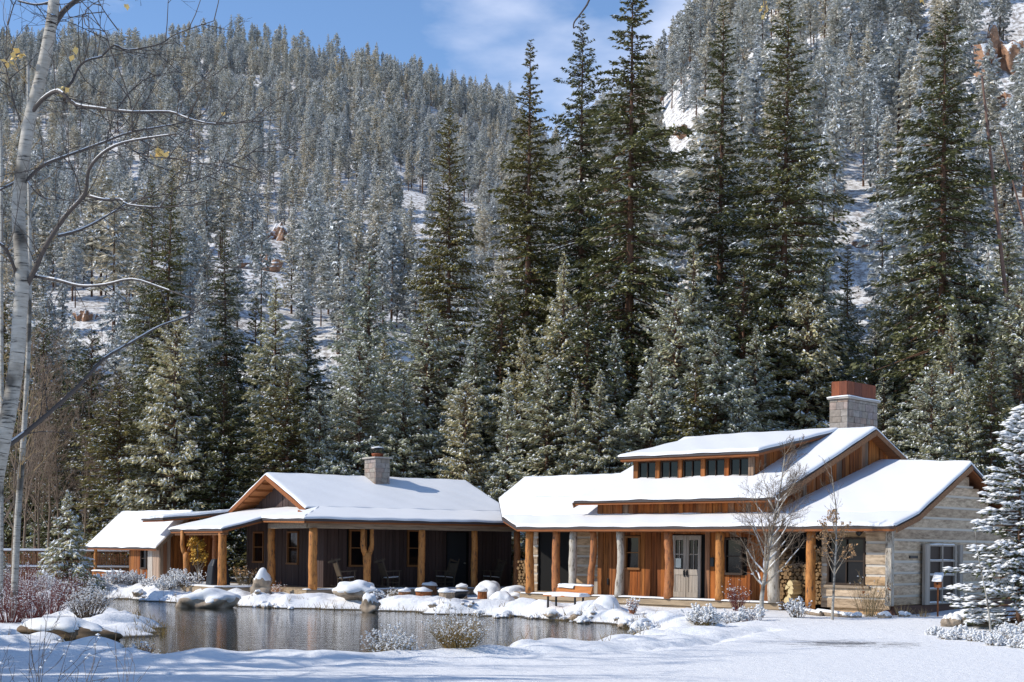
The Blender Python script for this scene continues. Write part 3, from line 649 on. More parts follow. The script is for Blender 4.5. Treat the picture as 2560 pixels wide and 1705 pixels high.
# ------------------------------------------------------------------ left hand house
TH_L = math.radians(33)
lodge = empty('porch_house', (-7.5958, 53.3742, 0), TH_L)
tag(lodge, 'dark boarded house on the left behind a log post porch with rocking chairs', 'house')
mb = MB()
for k in range(13): mb.box(-0.15, 10.2, k*0.15 - 0.1, k*0.15 + 0.042, DZ - 0.05, DZ + 0.004*RB.random())
for k in range(11): mb.box(-0.15 + k*0.15, -0.15 + k*0.15 + 0.142, 1.855, 3.4, DZ - 0.05, DZ + .003*RB.random())
for k in range(26): mb.box(-2.45 + k*0.15, -2.45 + k*0.15 + 0.142, 3.405, 11.2, DZ - 0.05, DZ + .003*RB.random())
mb.box(-0.13, 10.1, -0.14, -0.095, DZ - 0.24, DZ - .052); mb.box(-0.195, -0.145, -0.14, 3.38, DZ - 0.24, DZ - .052); mb.box(-2.52, -2.46, 3.36, 11.2, DZ - 0.3, DZ - .052); mb.box(-2.46, -0.2, 3.33, 3.385, DZ - 0.3, DZ - .052)
mb.build('deck', 'deck', lodge)
sm = MB(); snow_quad(sm, [(-0.15, -0.1, DZ), (10.1, -0.1, DZ), (10.1, 0.22, DZ), (-0.15, 0.22, DZ)], .035, 50, 3, rough=.006, edge=.08)
snow_quad(sm, [(-2.42, 3.42, DZ), (-0.2, 3.42, DZ), (-0.2, 9.5, DZ), (-2.42, 9.5, DZ)], .05, 14, 20, rough=.008)
sm.build('deck_snow', 'snow', lodge, smooth=True)
lo_l = lambda b: 3.30 + (b + 0.4)*0.2 if b < 1.75 else (3.73 + (b - 1.75)*0.378 if b < 5.64 else 5.20 - (b - 5.64)*0.36)
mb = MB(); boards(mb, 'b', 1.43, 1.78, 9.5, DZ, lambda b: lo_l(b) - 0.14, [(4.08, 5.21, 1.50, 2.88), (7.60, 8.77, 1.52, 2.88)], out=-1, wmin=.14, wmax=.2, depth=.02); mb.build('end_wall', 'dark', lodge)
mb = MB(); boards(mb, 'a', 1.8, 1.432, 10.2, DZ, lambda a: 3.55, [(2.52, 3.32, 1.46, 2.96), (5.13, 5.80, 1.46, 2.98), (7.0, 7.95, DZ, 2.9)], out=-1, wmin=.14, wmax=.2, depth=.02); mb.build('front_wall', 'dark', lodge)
mb = MB(); mb.box(1.46, 10.1, 1.84, 9.4, 0.2, 3.45); mb.build('dark_backing', 'black', lodge)  # solid backing; its black colour stands for the unlit rooms
window(lodge, 'a', 1.79, 2.54, 3.30, 1.48, 2.94); window(lodge, 'a', 1.79, 5.15, 5.78, 1.48, 2.96)
window(lodge, 'b', 1.42, 4.10, 5.19, 1.52, 2.86); window(lodge, 'b', 1.42, 7.62, 8.75, 1.54, 2.86)
mb = MB(); mb.box(7.02, 7.93, 1.76, 1.80, DZ + .01, 2.88); d2 = mb.build('door', 'cover', lodge); mb = MB(); mb.tube([(7.85, 1.76, 1.62), (7.85, 1.69, 1.62)], [.035, .03], 8); mb.build('handle', 'slab', d2, smooth=True)
post(lodge, 0.14, 0.0, DZ, 2.95, .16, 'post', .02, 21); post(lodge, 2.42, 0.0, DZ, 2.95, .15, 'post', 0, 22, True, 'forked log post'); post(lodge, 4.81, 0.0, DZ, 2.95, .14, 'post', .01, 23); post(lodge, 7.25, 0, DZ, 2.95, .13, 'post', .01, 24); post(lodge, 9.3, 0, DZ, 2.95, .14, 'redpost', .01, 25)
post(lodge, 0.0, 3.55, DZ, 2.95, .15, 'post', .02, 26); post(lodge, -1.85, 4.05, DZ, 2.85, .165, 'post', .0, 27, label='smooth orange log post'); post(lodge, -1.85, 8.0, DZ, 2.85, .15, 'post', .03, 28, True); post(lodge, -0.1, 9.3, DZ, 3.0, .14, 'redpost', .01, 29)
mb = MB(); mb.box(-0.05, 10.0, -0.09, 0.10, 2.94, 3.15); mb.box(-0.1, 0.1, 0.105, 3.7, 2.94, 3.15); mb.build('porch_beam', 'beam', lodge, bevel=.01)
mb = MB(); mb.box(-1.95, -1.75, 3.7, 9.2, 2.66, 2.82); mb.build('porch_beam', 'brownbeam', lodge, bevel=.01)
rafters(lodge, 0.3, 9.0, 0.62, -0.36, 3.19, 1.7, 3.60)
rf = MB()
roof_slab(rf, [(-0.4, -0.4, 3.30), (9.3, -0.4, 3.30), (10.2, 1.75, 3.73), (1.2, 1.75, 3.73)])
roof_slab(rf, [(-0.402, -0.39, 3.30), (1.198, 1.755, 3.73), (1.198, 3.6, 3.76), (-0.402, 3.6, 3.36)])
roof_slab(rf, [(-2.05, 3.602, 2.92), (1.25, 3.602, 3.76), (1.25, 9.55, 3.76), (-2.05, 9.55, 2.92)])
roof_slab(rf, [(-2.3, 9.72, 3.41), (1.3, 9.56, 3.79), (1.3, 12.5, 3.79), (-2.3, 12.5, 3.41)])
porch = rf.build('porch_roof', ['fascia', 'wood'], lodge)
sm = MB()
snow_quad(sm, [(-0.4, -0.4, 3.31), (9.3, -0.4, 3.31), (10.2, 1.75, 3.74), (1.2, 1.75, 3.74)], .075, 50, 10, (1, 0, 0, 0))
snow_quad(sm, [(-0.4, 3.6, 3.37), (-0.4, -0.4, 3.31), (1.2, 1.75, 3.74), (1.2, 3.6, 3.77)], .075, 20, 10, (1, 0, 0, 0))
snow_quad(sm, [(-2.05, 9.55, 2.93), (-2.05, 3.62, 2.93), (1.25, 3.62, 3.77), (1.25, 9.55, 3.77)], .075, 30, 14, (1, 1, 0, 1))
snow_quad(sm, [(-2.3, 12.5, 3.42), (-2.3, 9.72, 3.42), (1.3, 9.57, 3.80), (1.3, 12.5, 3.80)], .075, 14, 12, (1, 1, 0, 1))
sm.build('roof_snow', 'roofsnow', porch, smooth=True)
rf = MB()
roof_slab(rf, [(0.63, 1.75, 3.735), (10.2, 1.75, 3.735), (10.25, 5.64, 5.20), (0.63, 5.64, 5.20)], .10, .08)
roof_slab(rf, [(0.63, 5.642, 5.20), (10.25, 5.642, 5.20), (10.2, 9.75, 3.72), (0.63, 9.75, 3.72)], .10, .08)
gable = rf.build('gable_roof', ['fascia', 'wood'], lodge)
mb = MB(); mb.bar((0.60, 1.72, 3.60), (0.60, 5.64, 5.08), .05, .17); mb.bar((0.60, 5.64, 5.08), (0.60, 9.78, 3.58), .05, .17); mb.build('rake_board', 'wood', gable)
for i in range(5):
    for s in (-1, 1):
        t = 0.12 + i*0.18; b = 5.64 + s*t*3.9; mbb = MB(); mbb.bar((0.66, b, lo_l(b) - 0.22), (1.42, b, lo_l(b) - 0.22), .07, .08); mbb.build('lookout', 'wood', gable)
sm = MB()
snow_quad(sm, [(0.63, 1.75, 3.745), (10.2, 1.75, 3.745), (10.25, 5.64, 5.21), (0.63, 5.64, 5.21)], .075, 44, 16, (0, 1, 0, 1))
snow_quad(sm, [(10.2, 9.75, 3.73), (0.63, 9.75, 3.73), (0.63, 5.64, 5.21), (10.25, 5.64, 5.21)], .075, 30, 12, (1, 1, 0, 1))
sm.build('roof_snow', 'roofsnow', gable, smooth=True)
mb = MB(); stone_block(mb, 5.15, 5.84, 4.64, 5.63, 4.4, 6.0, .2); ch2 = mb.build('chimney', 'stone', lodge)
mb = MB(); mb.box(5.06, 5.93, 4.55, 5.72, 6.003, 6.07); mb.build('stone_cap', 'slab', ch2, bevel=.012)
mb = MB(); mb.tube([(5.5, 5.13, 6.07), (5.5, 5.13, 6.12), (5.5, 5.13, 6.2), (5.5, 5.13, 6.24)], [.20, .22, .27, .25], 14); mb.build('flue_pot', 'rust', ch2, smooth=True)
mb = MB()
for s in (-1, 1):
    for q in (-1, 1): mb.box(5.5 + s*.16 - .012, 5.5 + s*.16 + .012, 5.13 + q*.16 - .012, 5.13 + q*.16 + .012, 6.2, 6.42)
mb.tube([(5.5, 5.13, 6.42), (5.5, 5.13, 6.45), (5.5, 5.13, 6.50)], [.31, .30, .06], 14); lid = mb.build('flue_lid', 'metal', ch2)
mb = MB(); mb.tube([(5.5, 5.13, 6.47), (5.5, 5.13, 6.51), (5.5, 5.13, 6.54)], [.29, .24, .05], 14); mb.build('cap_snow', 'snow', ch2, smooth=True)

# ------------------------------------------------------------------ shed at the far left
shed = empty('board_shed', (-15.5215, 62.0, 0), TH_R)
tag(shed, 'small weathered board shed at the far left with a steep snowy roof and open side', 'shed')
us_ = lambda b: 2.13 + b*0.86 if b < 1.85 else 3.72 - (b - 1.85)*0.86
mb = MB(); boards(mb, 'a', 0.35, -2.62, -1.72, 0.3, lambda a: 2.36); boards(mb, 'a', 0.35, -1.72, -1.14, 0.3, lambda a: 2.36, [(-1.72, -1.14, 1.18, 2.10)])
mb.build('board_wall', 'siding', shed)
mb = MB(); boards(mb, 'a', 0.352, -1.14, -0.25, 0.3, lambda a: 2.36, out=-1); boards(mb, 'b', -0.25, 0.35, 0.9, 0.3, lambda b: us_(b) - .12, out=1); mb.build('bleached_wall', 'grayboard', shed)
mb = MB(); boards(mb, 'b', -0.25, 0.9, 3.4, 0.3, lambda b: us_(b) - .12, out=1); mb.box(-2.6, -0.28, 0.38, 3.3, 0.2, 2.3); boards(mb, 'b', -2.62, 0.38, 3.3, 0.3, lambda b: us_(b) - .12, out=-1); mb.build('end_wall', 'siding', shed)
window(shed, 'a', 0.33, -1.68, -1.18, 1.20, 2.08, fmat='darkframe', fw=.05)
post(shed, -5.35, 0.25, 0.4, 2.12, .075, 'post', 0, 31); post(shed, -5.35, 3.2, 0.4, 2.2, .075, 'post', 0, 32)
rf = MB(); roof_slab(rf, [(-5.77, 0, 2.15), (0.02, 0, 2.15), (0.02, 1.85, 3.74), (-5.77, 1.85, 3.74)], .09, .06); roof_slab(rf, [(-5.77, 1.852, 3.74), (0.02, 1.852, 3.74), (0.02, 3.7, 2.15), (-5.77, 3.7, 2.15)], .09, .06)
sr = rf.build('roof', ['fascia', 'wood'], shed)
sm = MB(); snow_quad(sm, [(-5.77, 0, 2.16), (0.0, 0, 2.16), (0.0, 1.85, 3.75), (-5.77, 1.85, 3.75)], .075, 30, 12, (1, 1, 0, 1)); snow_quad(sm, [(0, 3.7, 2.16), (-5.77, 3.7, 2.16), (-5.77, 1.85, 3.75), (0, 1.85, 3.75)], .075, 20, 10, (1, 1, 0, 1)); sm.build('roof_snow', 'roofsnow', sr, smooth=True)
mb = MB(); mb.bar((0.05, -.02, 2.05), (0.05, 1.85, 3.64), .04, .14); mb.build('rake_board', 'beam', sr)

# ------------------------------------------------------------------ vegetation builders
def _unit(a): return a/np.maximum(np.linalg.norm(a, axis=-1, keepdims=True), 1e-9)
OCT = np.array([(1, 0, 0), (0, 1, 0), (-1, 0, 0), (0, -1, 0), (0, 0, 1), (0, 0, -0.6)], float)
OCTF = np.array([(0, 1, 4), (1, 2, 4), (2, 3, 4), (3, 0, 4), (1, 0, 5), (2, 1, 5), (3, 2, 5), (0, 3, 5)])
def conifer_parts(seed, H, R, nw, nb, ns, z0=0.06, frost=0.2, sl_=0.42, sw=0.3, rise=0.05, droop=0.35, shape=0.85, gap=0.12, jag=0.3, clump=0.0, tail=0.25, fs=0.9):
    """crown as many small needle sprays (material 0) and frosted sprays (material 1) hung along whorled branches; also the limbs"""
    rs = np.random.RandomState(seed)
    zs = z0*H + (H - z0*H)*np.linspace(0, 1, nw)**0.92
    zb = np.repeat(zs, nb) + rs.uniform(-.5, .5, nw*nb)*H/nw
    t = np.clip((zb - z0*H)/(H*(1 - z0)), 0, 1)
    prof = np.clip((1 - t), 0, 1)**shape*(0.55 + 0.45*np.clip(t/0.12, 0, 1)) + 0.035
    side = 1 + 0.18*np.sin(rs.uniform(0, 6.28) + zb*0.9)
    L = R*prof*rs.uniform(1 - jag, 1 + 0.6*jag, len(zb))*side
    keep = rs.rand(len(zb)) > gap*(1 - 0.5*t); zb, t, L = zb[keep], t[keep], L[keep]
    ph = rs.uniform(0, 2*np.pi, len(zb)); cd = np.stack([np.cos(ph), np.sin(ph)], -1)
    ri = rise + 0.55*t**3; dr = droop*(1 - 0.6*t)*rs.uniform(0.7, 1.3, len(zb))
    cnt = np.maximum(3, (ns*(L/R)**0.9).astype(int)); b = np.repeat(np.arange(len(zb)), cnt); n = len(b)
    s = rs.rand(n)**0.6*0.95 + 0.05
    x = s*L[b]; zz = zb[b] + L[b]*(ri[b]*s - dr[b]*s*s + tail*dr[b]*s**4)
    lat = rs.uniform(-1, 1, n)*0.30*L[b]*(1.08 - s)**0.8*(0.4 + 0.6*s)
    dirr = np.concatenate([cd[b], np.zeros((n, 1))], 1); per = np.stack([-cd[b][:, 1], cd[b][:, 0], np.zeros(n)], 1)
    c = dirr*x[:, None] + per*lat[:, None]; c[:, 2] = zz - np.abs(lat)*0.15 + rs.normal(0, 0.05, n)*L[b]*0.5
    d = _unit(dirr*rs.uniform(0.3, 1.0, (n, 1)) + per*np.sign(lat)[:, None]*rs.uniform(0.1, 0.9, (n, 1)) + np.stack([np.zeros(n), np.zeros(n), rs.uniform(-0.75, 0.25, n)], 1))
    l = sl_*rs.uniform(0.6, 1.25, n)*(0.5 + 0.5*np.clip(L[b]/R*1.8, 0, 1)); w = l*sw*rs.uniform(0.7, 1.3, n)
    nn = _unit(np.stack([rs.normal(0, 0.55, n), rs.normal(0, 0.55, n), np.ones(n)], 1)); wv = _unit(np.cross(d, nn))*w[:, None]
    dv = d*l[:, None]
    V = np.stack([c - dv*0.45, c + wv*0.5 + dv*0.02, c + dv*0.55, c - wv*0.5 + dv*0.02], 1)
    fr = rs.rand(n) < frost*(0.6 + 0.8*s)
    m = fr.sum()
    verts = [V.reshape(-1, 3)]; faces = [np.arange(n*4).reshape(n, 4)]; mi = [np.zeros(n, int)]
    k = n*4
    if clump > 0:
        sz = clump*rs.uniform(0.5, 1.4, (m, 1, 1)); a = ph[b[fr]] + rs.normal(0, .35, m)
        rot = np.zeros((m, 3, 3)); rot[:, 0, 0] = np.cos(a); rot[:, 0, 1] = -np.sin(a); rot[:, 1, 0] = np.sin(a); rot[:, 1, 1] = np.cos(a); rot[:, 2, 2] = 1
        o = np.einsum('nij,kj->nki', rot, OCT*np.array([2.2, 1.15, 0.62]))*sz + (c[fr] + np.array([0, 0, clump*0.4]))[:, None, :]
        verts.append(o.reshape(-1, 3)); fo = (OCTF[None] + (np.arange(m)*6)[:, None, None] + k).reshape(-1, 3); faces.append(fo); mi.append(np.ones(len(fo), int))
    else:
        wv2 = _unit(np.cross(d[fr], np.array([0, 0, 1.0]) + rs.normal(0, 0.3, (m, 3))))*w[fr][:, None]*fs; dv2 = dv[fr]*fs; cc = c[fr] + np.array([0, 0, 0.035 + 0.06*sl_])
        V2 = np.stack([cc - dv2*0.45, cc + wv2*0.5, cc + dv2*0.5, cc - wv2*0.5], 1)
        verts.append(V2.reshape(-1, 3)); faces.append(np.arange(m*4).reshape(m, 4) + k); mi.append(np.ones(m, int))
    limbs = []
    for i in range(len(zb)):
        p0 = (0, 0, zb[i]); q = 0.75*L[i]; p1 = (cd[i][0]*q, cd[i][1]*q, zb[i] + L[i]*(ri[i]*.75 - dr[i]*.56)); limbs.append((p0, p1, 0.012 + 0.012*L[i], 0.006))
    return np.concatenate(verts), faces, np.concatenate(mi), limbs
def tubes(segs, n=4):
    """segs (p0, p1, r0, r1) -> verts, quads"""
    p0 = np.array([s[0] for s in segs], float); p1 = np.array([s[1] for s in segs], float); r0 = np.array([s[2] for s in segs]); r1 = np.array([s[3] for s in segs])
    d = _unit(p1 - p0); ref = np.where(np.abs(d[:, 2:3]) > 0.9, np.array([[1.0, 0, 0]]), np.array([[0, 0, 1.0]])); a = _unit(np.cross(d, ref)); b = np.cross(d, a)
    th = np.arange(n)*2*np.pi/n; ring = a[:, None, :]*np.cos(th)[None, :, None] + b[:, None, :]*np.sin(th)[None, :, None]
    v = np.concatenate([p0[:, None] + ring*r0[:, None, None], p1[:, None] + ring*r1[:, None, None]], 1).reshape(-1, 3)
    j = np.arange(n); f = np.stack([j, (j + 1) % n, (j + 1) % n + n, j + n], -1); f = (f[None] + (np.arange(len(segs))*2*n)[:, None, None]).reshape(-1, 4)
    return v, f
def trunk_segs(H, r, rs, lean=0.0, top=0.97, n=9):
    pts = [(0.015*H*lean*i/n*math.sin(i) + 0.0, lean*0.01*H*i/n, -0.3 + (H*top + 0.3)*i/n) for i in range(n + 1)]
    return [(pts[i], pts[i + 1], r*(1 - 0.93*i/n), r*(1 - 0.93*(i + 1)/n)) for i in range(n)]
class Kind: pass
def make_kind(mats, bark, seed, H, R, **kw):
    k = Kind(); rs = random.Random(seed); tr = kw.pop('tr', 0.011)
    v, f, mi, limbs = conifer_parts(seed, H, R, **kw)
    k.crown = np_mesh('crown', v, f, mi)
    for m in mats: k.crown.materials.append(M[m])
    v, f = tubes(trunk_segs(H, tr*H, rs), 8); v2, f2 = tubes(limbs, 3)
    k.trunk = np_mesh('trunk', np.concatenate([v, v2]), [f, f2 + len(v)], smooth=True); k.trunk.materials.append(M[bark]); k.H = H
    return k
def plant(kind, name, loc, h, rz, label, cat, group=None, wide=1.0):
    e = empty(name, loc, rz); s = h/kind.H; e.scale = (s*wide, s*wide, s)
    for nm, me in (('trunk', kind.trunk), ('crown', kind.crown)):
        o = bpy.data.objects.new(nm, me); COL.objects.link(o); o.parent = e
    return tag(e, label, cat, group)

SPRUCE = [make_kind(('needle', 'frost'), 'bark', 100 + i, 25.0, 3.15 + 0.25*(i % 3), fs=0.6, nw=88, nb=8, ns=115, z0=[0.10, 0.2, 0.07, 0.16, 0.24][i], frost=[0.16, 0.28, 0.36, 0.2, 0.4][i], sl_=0.275, sw=0.34, rise=0.08, tail=0.45, droop=[0.6, 0.75, 0.5, 0.8, 0.45][i], shape=[0.85, 0.75, 0.95, 0.7, 0.85][i], gap=[0.12, 0.22, 0.15, 0.27, 0.22][i], jag=[0.5, 0.62, 0.5, 0.7, 0.6][i]) for i in range(5)]
FIR = [make_kind(('greyneedle', 'frost'), 'bark', 200 + i, 13.0, [2.3, 2.7, 2.0, 3.0][i], fs=0.7, nw=60, nb=8, ns=50, z0=0.02, frost=[0.6, 0.5, 0.7, 0.62][i], sl_=0.30, sw=0.32, rise=0.2, droop=0.3, shape=[0.8, 0.7, 0.85, 0.62][i], gap=0.1, jag=0.35, tr=0.013) for i in range(4)]
FIRD = [make_kind(('needle', 'frost'), 'bark', 250 + i, 13.0, [2.4, 2.9][i], fs=0.6, nw=60, nb=8, ns=52, z0=0.02, frost=[0.3, 0.36][i], sl_=0.30, sw=0.32, rise=0.15, droop=0.35, shape=[0.75, 0.62][i], gap=0.12, jag=0.4, tr=0.013) for i in range(2)]
HILL = []
for i in range(6):
    v, f, mi, limbs = conifer_parts(300 + i, 15.0, [1.9, 2.3, 1.7, 2.5, 2.0, 1.5][i], nw=30, nb=7, ns=18, z0=[0.12, 0.3, 0.2, 0.35, 0.08, 0.25][i], frost=[0.55, 0.62, 0.72, 0.58, 0.66, 0.78][i], sl_=0.66, sw=0.36, rise=0.25, droop=0.3, shape=[0.6, 0.5, 0.65, 0.42, 0.6, 0.5][i], gap=0.15, jag=0.45)
    tv, tf = tubes(trunk_segs(15.0, 0.17, random.Random(i)), 5); k = len(v)
    me = np_mesh('hill_conifer', np.concatenate([v, tv]), [*f, tf + k], np.concatenate([mi, np.full(len(tf), 2)]))
    for m in ('hillneedle', 'frost', 'bark'): me.materials.append(M[m])
    HILL.append(me)
def snag_mesh(seed, H, mat='darktwig'):
    rr = random.Random(seed); segs = trunk_segs(H, 0.011*H, rr)
    for i in range(46):
        z = H*rr.uniform(0.25, 0.95); a = rr.uniform(0, 6.28); L = 0.11*H*(1.1 - z/H)*rr.uniform(0.4, 1.2)
        segs.append(((0, 0, z), (L*math.cos(a), L*math.sin(a), z + L*rr.uniform(-0.2, 0.5)), 0.03, 0.012))
    v, f = tubes(segs, 4); me = np_mesh('dead_conifer', v, [f]); me.materials.append(M[mat]); return me
SNAG = [snag_mesh(i, 13.0) for i in range(2)]

# ------------------------------------------------------------------ big spruces behind the houses (tip pixel, distance, kind, base pixel column)
RT = random.Random(77)
def tall(px, py, Yd, kind, label, wide=1.0, base_px=None, group=None, cat='spruce', name='spruce_tree'):
    p = atY(px, py, Yd); bx = p.x if base_px is None else (base_px - 1280)/F*Yd
    z = hz(bx, Yd) - 0.1; h = (p.z - z)
    e = plant(kind, name, (bx, Yd, z), h, RT.uniform(0, 6.28), label, cat, group, wide)
    if abs(p.x - bx) > 0.05: e.rotation_mode = 'XYZ'; e.rotation_euler = (0, math.atan2(p.x - bx, h), 0)
    return e
tall(1326, 109, 75, SPRUCE[0], 'dark green pointed spruce standing alone against the sky beside the gap', 1.08)
tall(1457, 43, 78, SPRUCE[1], 'slender ragged spruce just left of the tallest double-width spruce', 0.85)
tall(1582, -40, 72, SPRUCE[3], 'tallest ragged spruce cut by the top of the photo, over the low ridge', 1.15)
tall(1810, 8, 75, SPRUCE[2], 'dense dark spruce above the left end of the dormer', 1.05, 1790)
tall(1973, -8, 71, SPRUCE[4], 'open crowned spruce with bare reddish trunk left of the large chimney', 1.05, 1945)
tall(2365, 28, 67, SPRUCE[3], 'narrow topped spruce with wide lower limbs right of the large chimney', 1.2, 2350)
tall(1125, 260, 77, SPRUCE[4], 'narrow drooping spruce right of the small chimney', 0.85, 1118)
tall(432, 424, 76, SPRUCE[0], 'dark twin spruce behind the shed, right hand stem', 0.9, 395)
tall(380, 440, 77, SPRUCE[2], 'dark twin spruce behind the shed, left hand stem', 0.85, 380)
tall(560, 574, 79, SPRUCE[1], 'thin dark spruce over the left gable', 0.85, 575)
tall(924, 640, 92, FIR[1], 'bushy grey fir high behind the small chimney', 1.0)
tall(690, 700, 73, FIR[0], 'broad frosted fir directly above the left gable peak', 1.1)
tall(440, 800, 70, FIR[3], 'wide frosted fir right behind the shed roof', 1.05)
tall(2120, 600, 76, SPRUCE[2], 'small thin spruce peeking over the large chimney', 0.9)
tall(2010, 250, 84, FIR[2], 'tall thin frosted fir behind the open crowned spruce', 0.9)
fill = [(300, 930, 71, 3), (560, 930, 70, 1), (640, 745, 80, 2), (770, 800, 74, 0), (850, 920, 71, 2), (800, 990, 69, 3), (960, 850, 74, 0), (1010, 930, 70, 1), (1070, 780, 73, 3), (1190, 830, 70, 0), (1255, 720, 72, 3), (1165, 960, 68, 3), (720, 920, 69, 1), (500, 860, 71, 2), (900, 860, 70, 3),
        (1310, 820, 69, 1), (1410, 640, 70, 0), (1470, 760, 68, 3), (1370, 900, 66, 1), (1540, 830, 67, 2), (1630, 900, 65, 1), (1690, 740, 67, 3), (1735, 600, 70, 0), (1650, 820, 68, 2), (1860, 660, 69, 3), (1790, 800, 65, 1), (1890, 820, 66, 0), (2020, 740, 68, 3), (1270, 940, 67, 2), (1440, 960, 65, 2), (1500, 930, 65, 0), (1740, 900, 64, 2), (1850, 950, 64, 3),
        (2060, 680, 72, 0), (2190, 780, 70, 1), (2240, 700, 72, 3), (2280, 620, 70, 0), (2440, 680, 66, 3), (2480, 860, 60, 1), (2330, 930, 61, 3), (2420, 960, 60, 0), (2520, 540, 70, 2), (2555, 720, 64, 3), (2210, 930, 66, 0), (1560, 680, 76, 2), (140, 1010, 82, 0), (60, 900, 88, 2), (230, 830, 82, 1), (10, 760, 90, 0), (110, 800, 88, 3), (2380, 800, 63, 1)]
for i, (px, py, Yd, k) in enumerate(fill):
    dk = px < 730 or i % 7 == 3
    tall(px, py, Yd, FIRD[k % 2] if dk else FIR[k], 'darker fir with only light frost in the row close behind the houses' if dk else 'frost-covered bushy fir in the thick row close behind the houses', RT.uniform(0.95, 1.4), group='darker firs close behind the houses' if dk else 'frosted firs close behind the houses', cat='fir', name='fir_tree')
# ------------------------------------------------------------------ forest on the slopes
def ground_hit(px, py, y0=70, y1=690):
    U_, V_ = ray(px, py); ys = np.linspace(y0, y1, 1600); d = CZ + V_*ys - height(U_*ys, ys); k = np.argmax(d < 0); Y_ = ys[k] if d[k] < 0 else 300.0
    return (U_*Y_, float(Y_), hz(U_*Y_, Y_))
CLIFFS = [(645, 668, 70, 62, 'orange cliff outcrop low on the left slope above the gable'), (700, 598, 46, 60, 'upper orange outcrop capped with snow on the left slope'), (1030, 690, 40, 85, 'narrow orange rock outcrop left of the drooping spruce'), (212, 800, 40, 45, 'blocky brown outcrop behind the left aspens'),
          (2345, 268, 62, 130, 'tall orange cliff face behind the narrow spruce at right'), (2495, 170, 85, 170, 'bright orange cliff at the upper right corner'), (2530, 255, 100, 60, 'broad layered ledge with snow at the right edge'), (1712, 335, 40, 28, 'dark outcrop on the snowy strip between the tall spruces'), (2245, 465, 46, 32, 'low tan outcrop on the snow below the right cliffs'), (2170, 612, 52, 28, 'low brown rocks on the open snow behind the large chimney')]
CLIFF_HIT = [ground_hit(c[0], c[1]) for c in CLIFFS]
rs = np.random.RandomState(9)
pts = []
uu = np.linspace(-0.60, 0.60, 900)
N = 26000
U = rs.uniform(-0.56, 0.50, N); T = rs.rand(N)
Yh = np.sqrt(90**2 + (690**2 - 90**2)*T)
lim = np.interp(U, [-0.05, 0.12], [690, 400]); ok = Yh < lim
U, Yh = U[ok], Yh[ok]; Xh = U*Yh
dn = sines(Xh, Yh, comps(6, 60, 1.0)) + 0.6*sines(Xh, Yh, comps(6, 22, 1.0))
dens = np.clip(0.62 - 0.42*dn, 0.04, 1.0)*np.interp(Yh, [90, 130, 230, 360, 450, 700], [0.95, 0.72, 0.54, 0.66, 0.9, 0.95])
dens *= np.where((U > 0.106) & (U < 0.135) & (Yh < 260), 0.32, 1.0)*np.where((U > 0.20) & (U < 0.245) & (Yh > 105) & (Yh < 150), 0.4, 1.0)
dens *= np.interp(U, [-0.06, 0.1], [1.0, 2.0])
for c_, h_ in zip(CLIFFS, CLIFF_HIT): dens *= np.where((np.abs(U - h_[0]/h_[1]) < .7*c_[2]/F) & (Yh < h_[1] + 3) & (Yh > h_[1] - 48), 0.0, 1.0)
ok = rs.rand(len(U)) < dens*0.75
Xh, Yh, U = Xh[ok], Yh[ok], U[ok]
# thin out trees standing too close together (grid cells of 2.6 m)
cell = {}; keep = []
for i, (a, b) in enumerate(zip(Xh, Yh)):
    g = 2.4 + 0.0015*b; key = (int(a/g), int(b/g))
    if key in cell: continue
    cell[key] = 1; keep.append(i)
Xh, Yh, U = Xh[keep], Yh[keep], U[keep]; Zh = height(Xh, Yh)
Hh = rs.uniform(8.0, 15.5, len(Xh))*np.where(rs.rand(len(Xh)) < 0.15, 1.2, 1.0)*np.interp(U, [0.0, 0.12], [0.95, 1.05])
infr = np.abs(U) < 0.372
order = np.argsort(np.where(infr, Hh/Yh, 0))[::-1]; near = order[:255]; rest = order[255:]
lab_h = {0: 'snow-dusted conifer in the dense stand low on the left hand slope', 1: 'snow-dusted conifer on the snowy slope between the tall spruces', 2: 'snow-dusted conifer on the steep right hand slope below the orange cliffs'}
grp_h = {0: 'conifers low on the left slope', 1: 'conifers on the middle slope', 2: 'conifers on the steep right slope'}
for i in near:
    o = bpy.data.objects.new('hill_conifer', HILL[rs.randint(6)]); COL.objects.link(o); s = Hh[i]/15.0; w = s*rs.uniform(0.85, 1.2)
    o.location = (Xh[i], Yh[i], Zh[i] - 0.15); o.scale = (w, w, s); o.rotation_euler = (rs.normal(0, 0.02), rs.normal(0, 0.02), rs.uniform(0, 6.28))
    g = 0 if U[i] < -0.06 else (1 if U[i] < 0.14 else 2); tag(o, lab_h[g], 'conifer', grp_h[g])
# the far forest reads as one mass: one object of instanced trees
kinds = bpy.data.collections.new('tree_kinds')
for i, me in enumerate(HILL): kinds.objects.link(bpy.data.objects.new('hill_tree_kind', me))
fm = bpy.data.meshes.new('hillside_forest'); fm.vertices.add(len(rest))
fm.vertices.foreach_set('co', np.stack([Xh[rest], Yh[rest], Zh[rest] - 0.15], -1).astype(np.float32).ravel())
at = fm.attributes.new('size', 'FLOAT', 'POINT'); at.data.foreach_set('value', (Hh[rest]/15.0).astype(np.float32))
forest = bpy.data.objects.new('hillside_forest', fm); COL.objects.link(forest)
tag(forest, 'far frosted forest covering the hillsides up to the skyline', 'forest', kind='stuff')
ng = bpy.data.node_groups.new('forest', 'GeometryNodeTree')
ng.interface.new_socket('Geometry', in_out='INPUT', socket_type='NodeSocketGeometry'); ng.interface.new_socket('Geometry', in_out='OUTPUT', socket_type='NodeSocketGeometry')
gi = ng.nodes.new('NodeGroupInput'); go = ng.nodes.new('NodeGroupOutput'); iop = ng.nodes.new('GeometryNodeInstanceOnPoints'); ci = ng.nodes.new('GeometryNodeCollectionInfo')
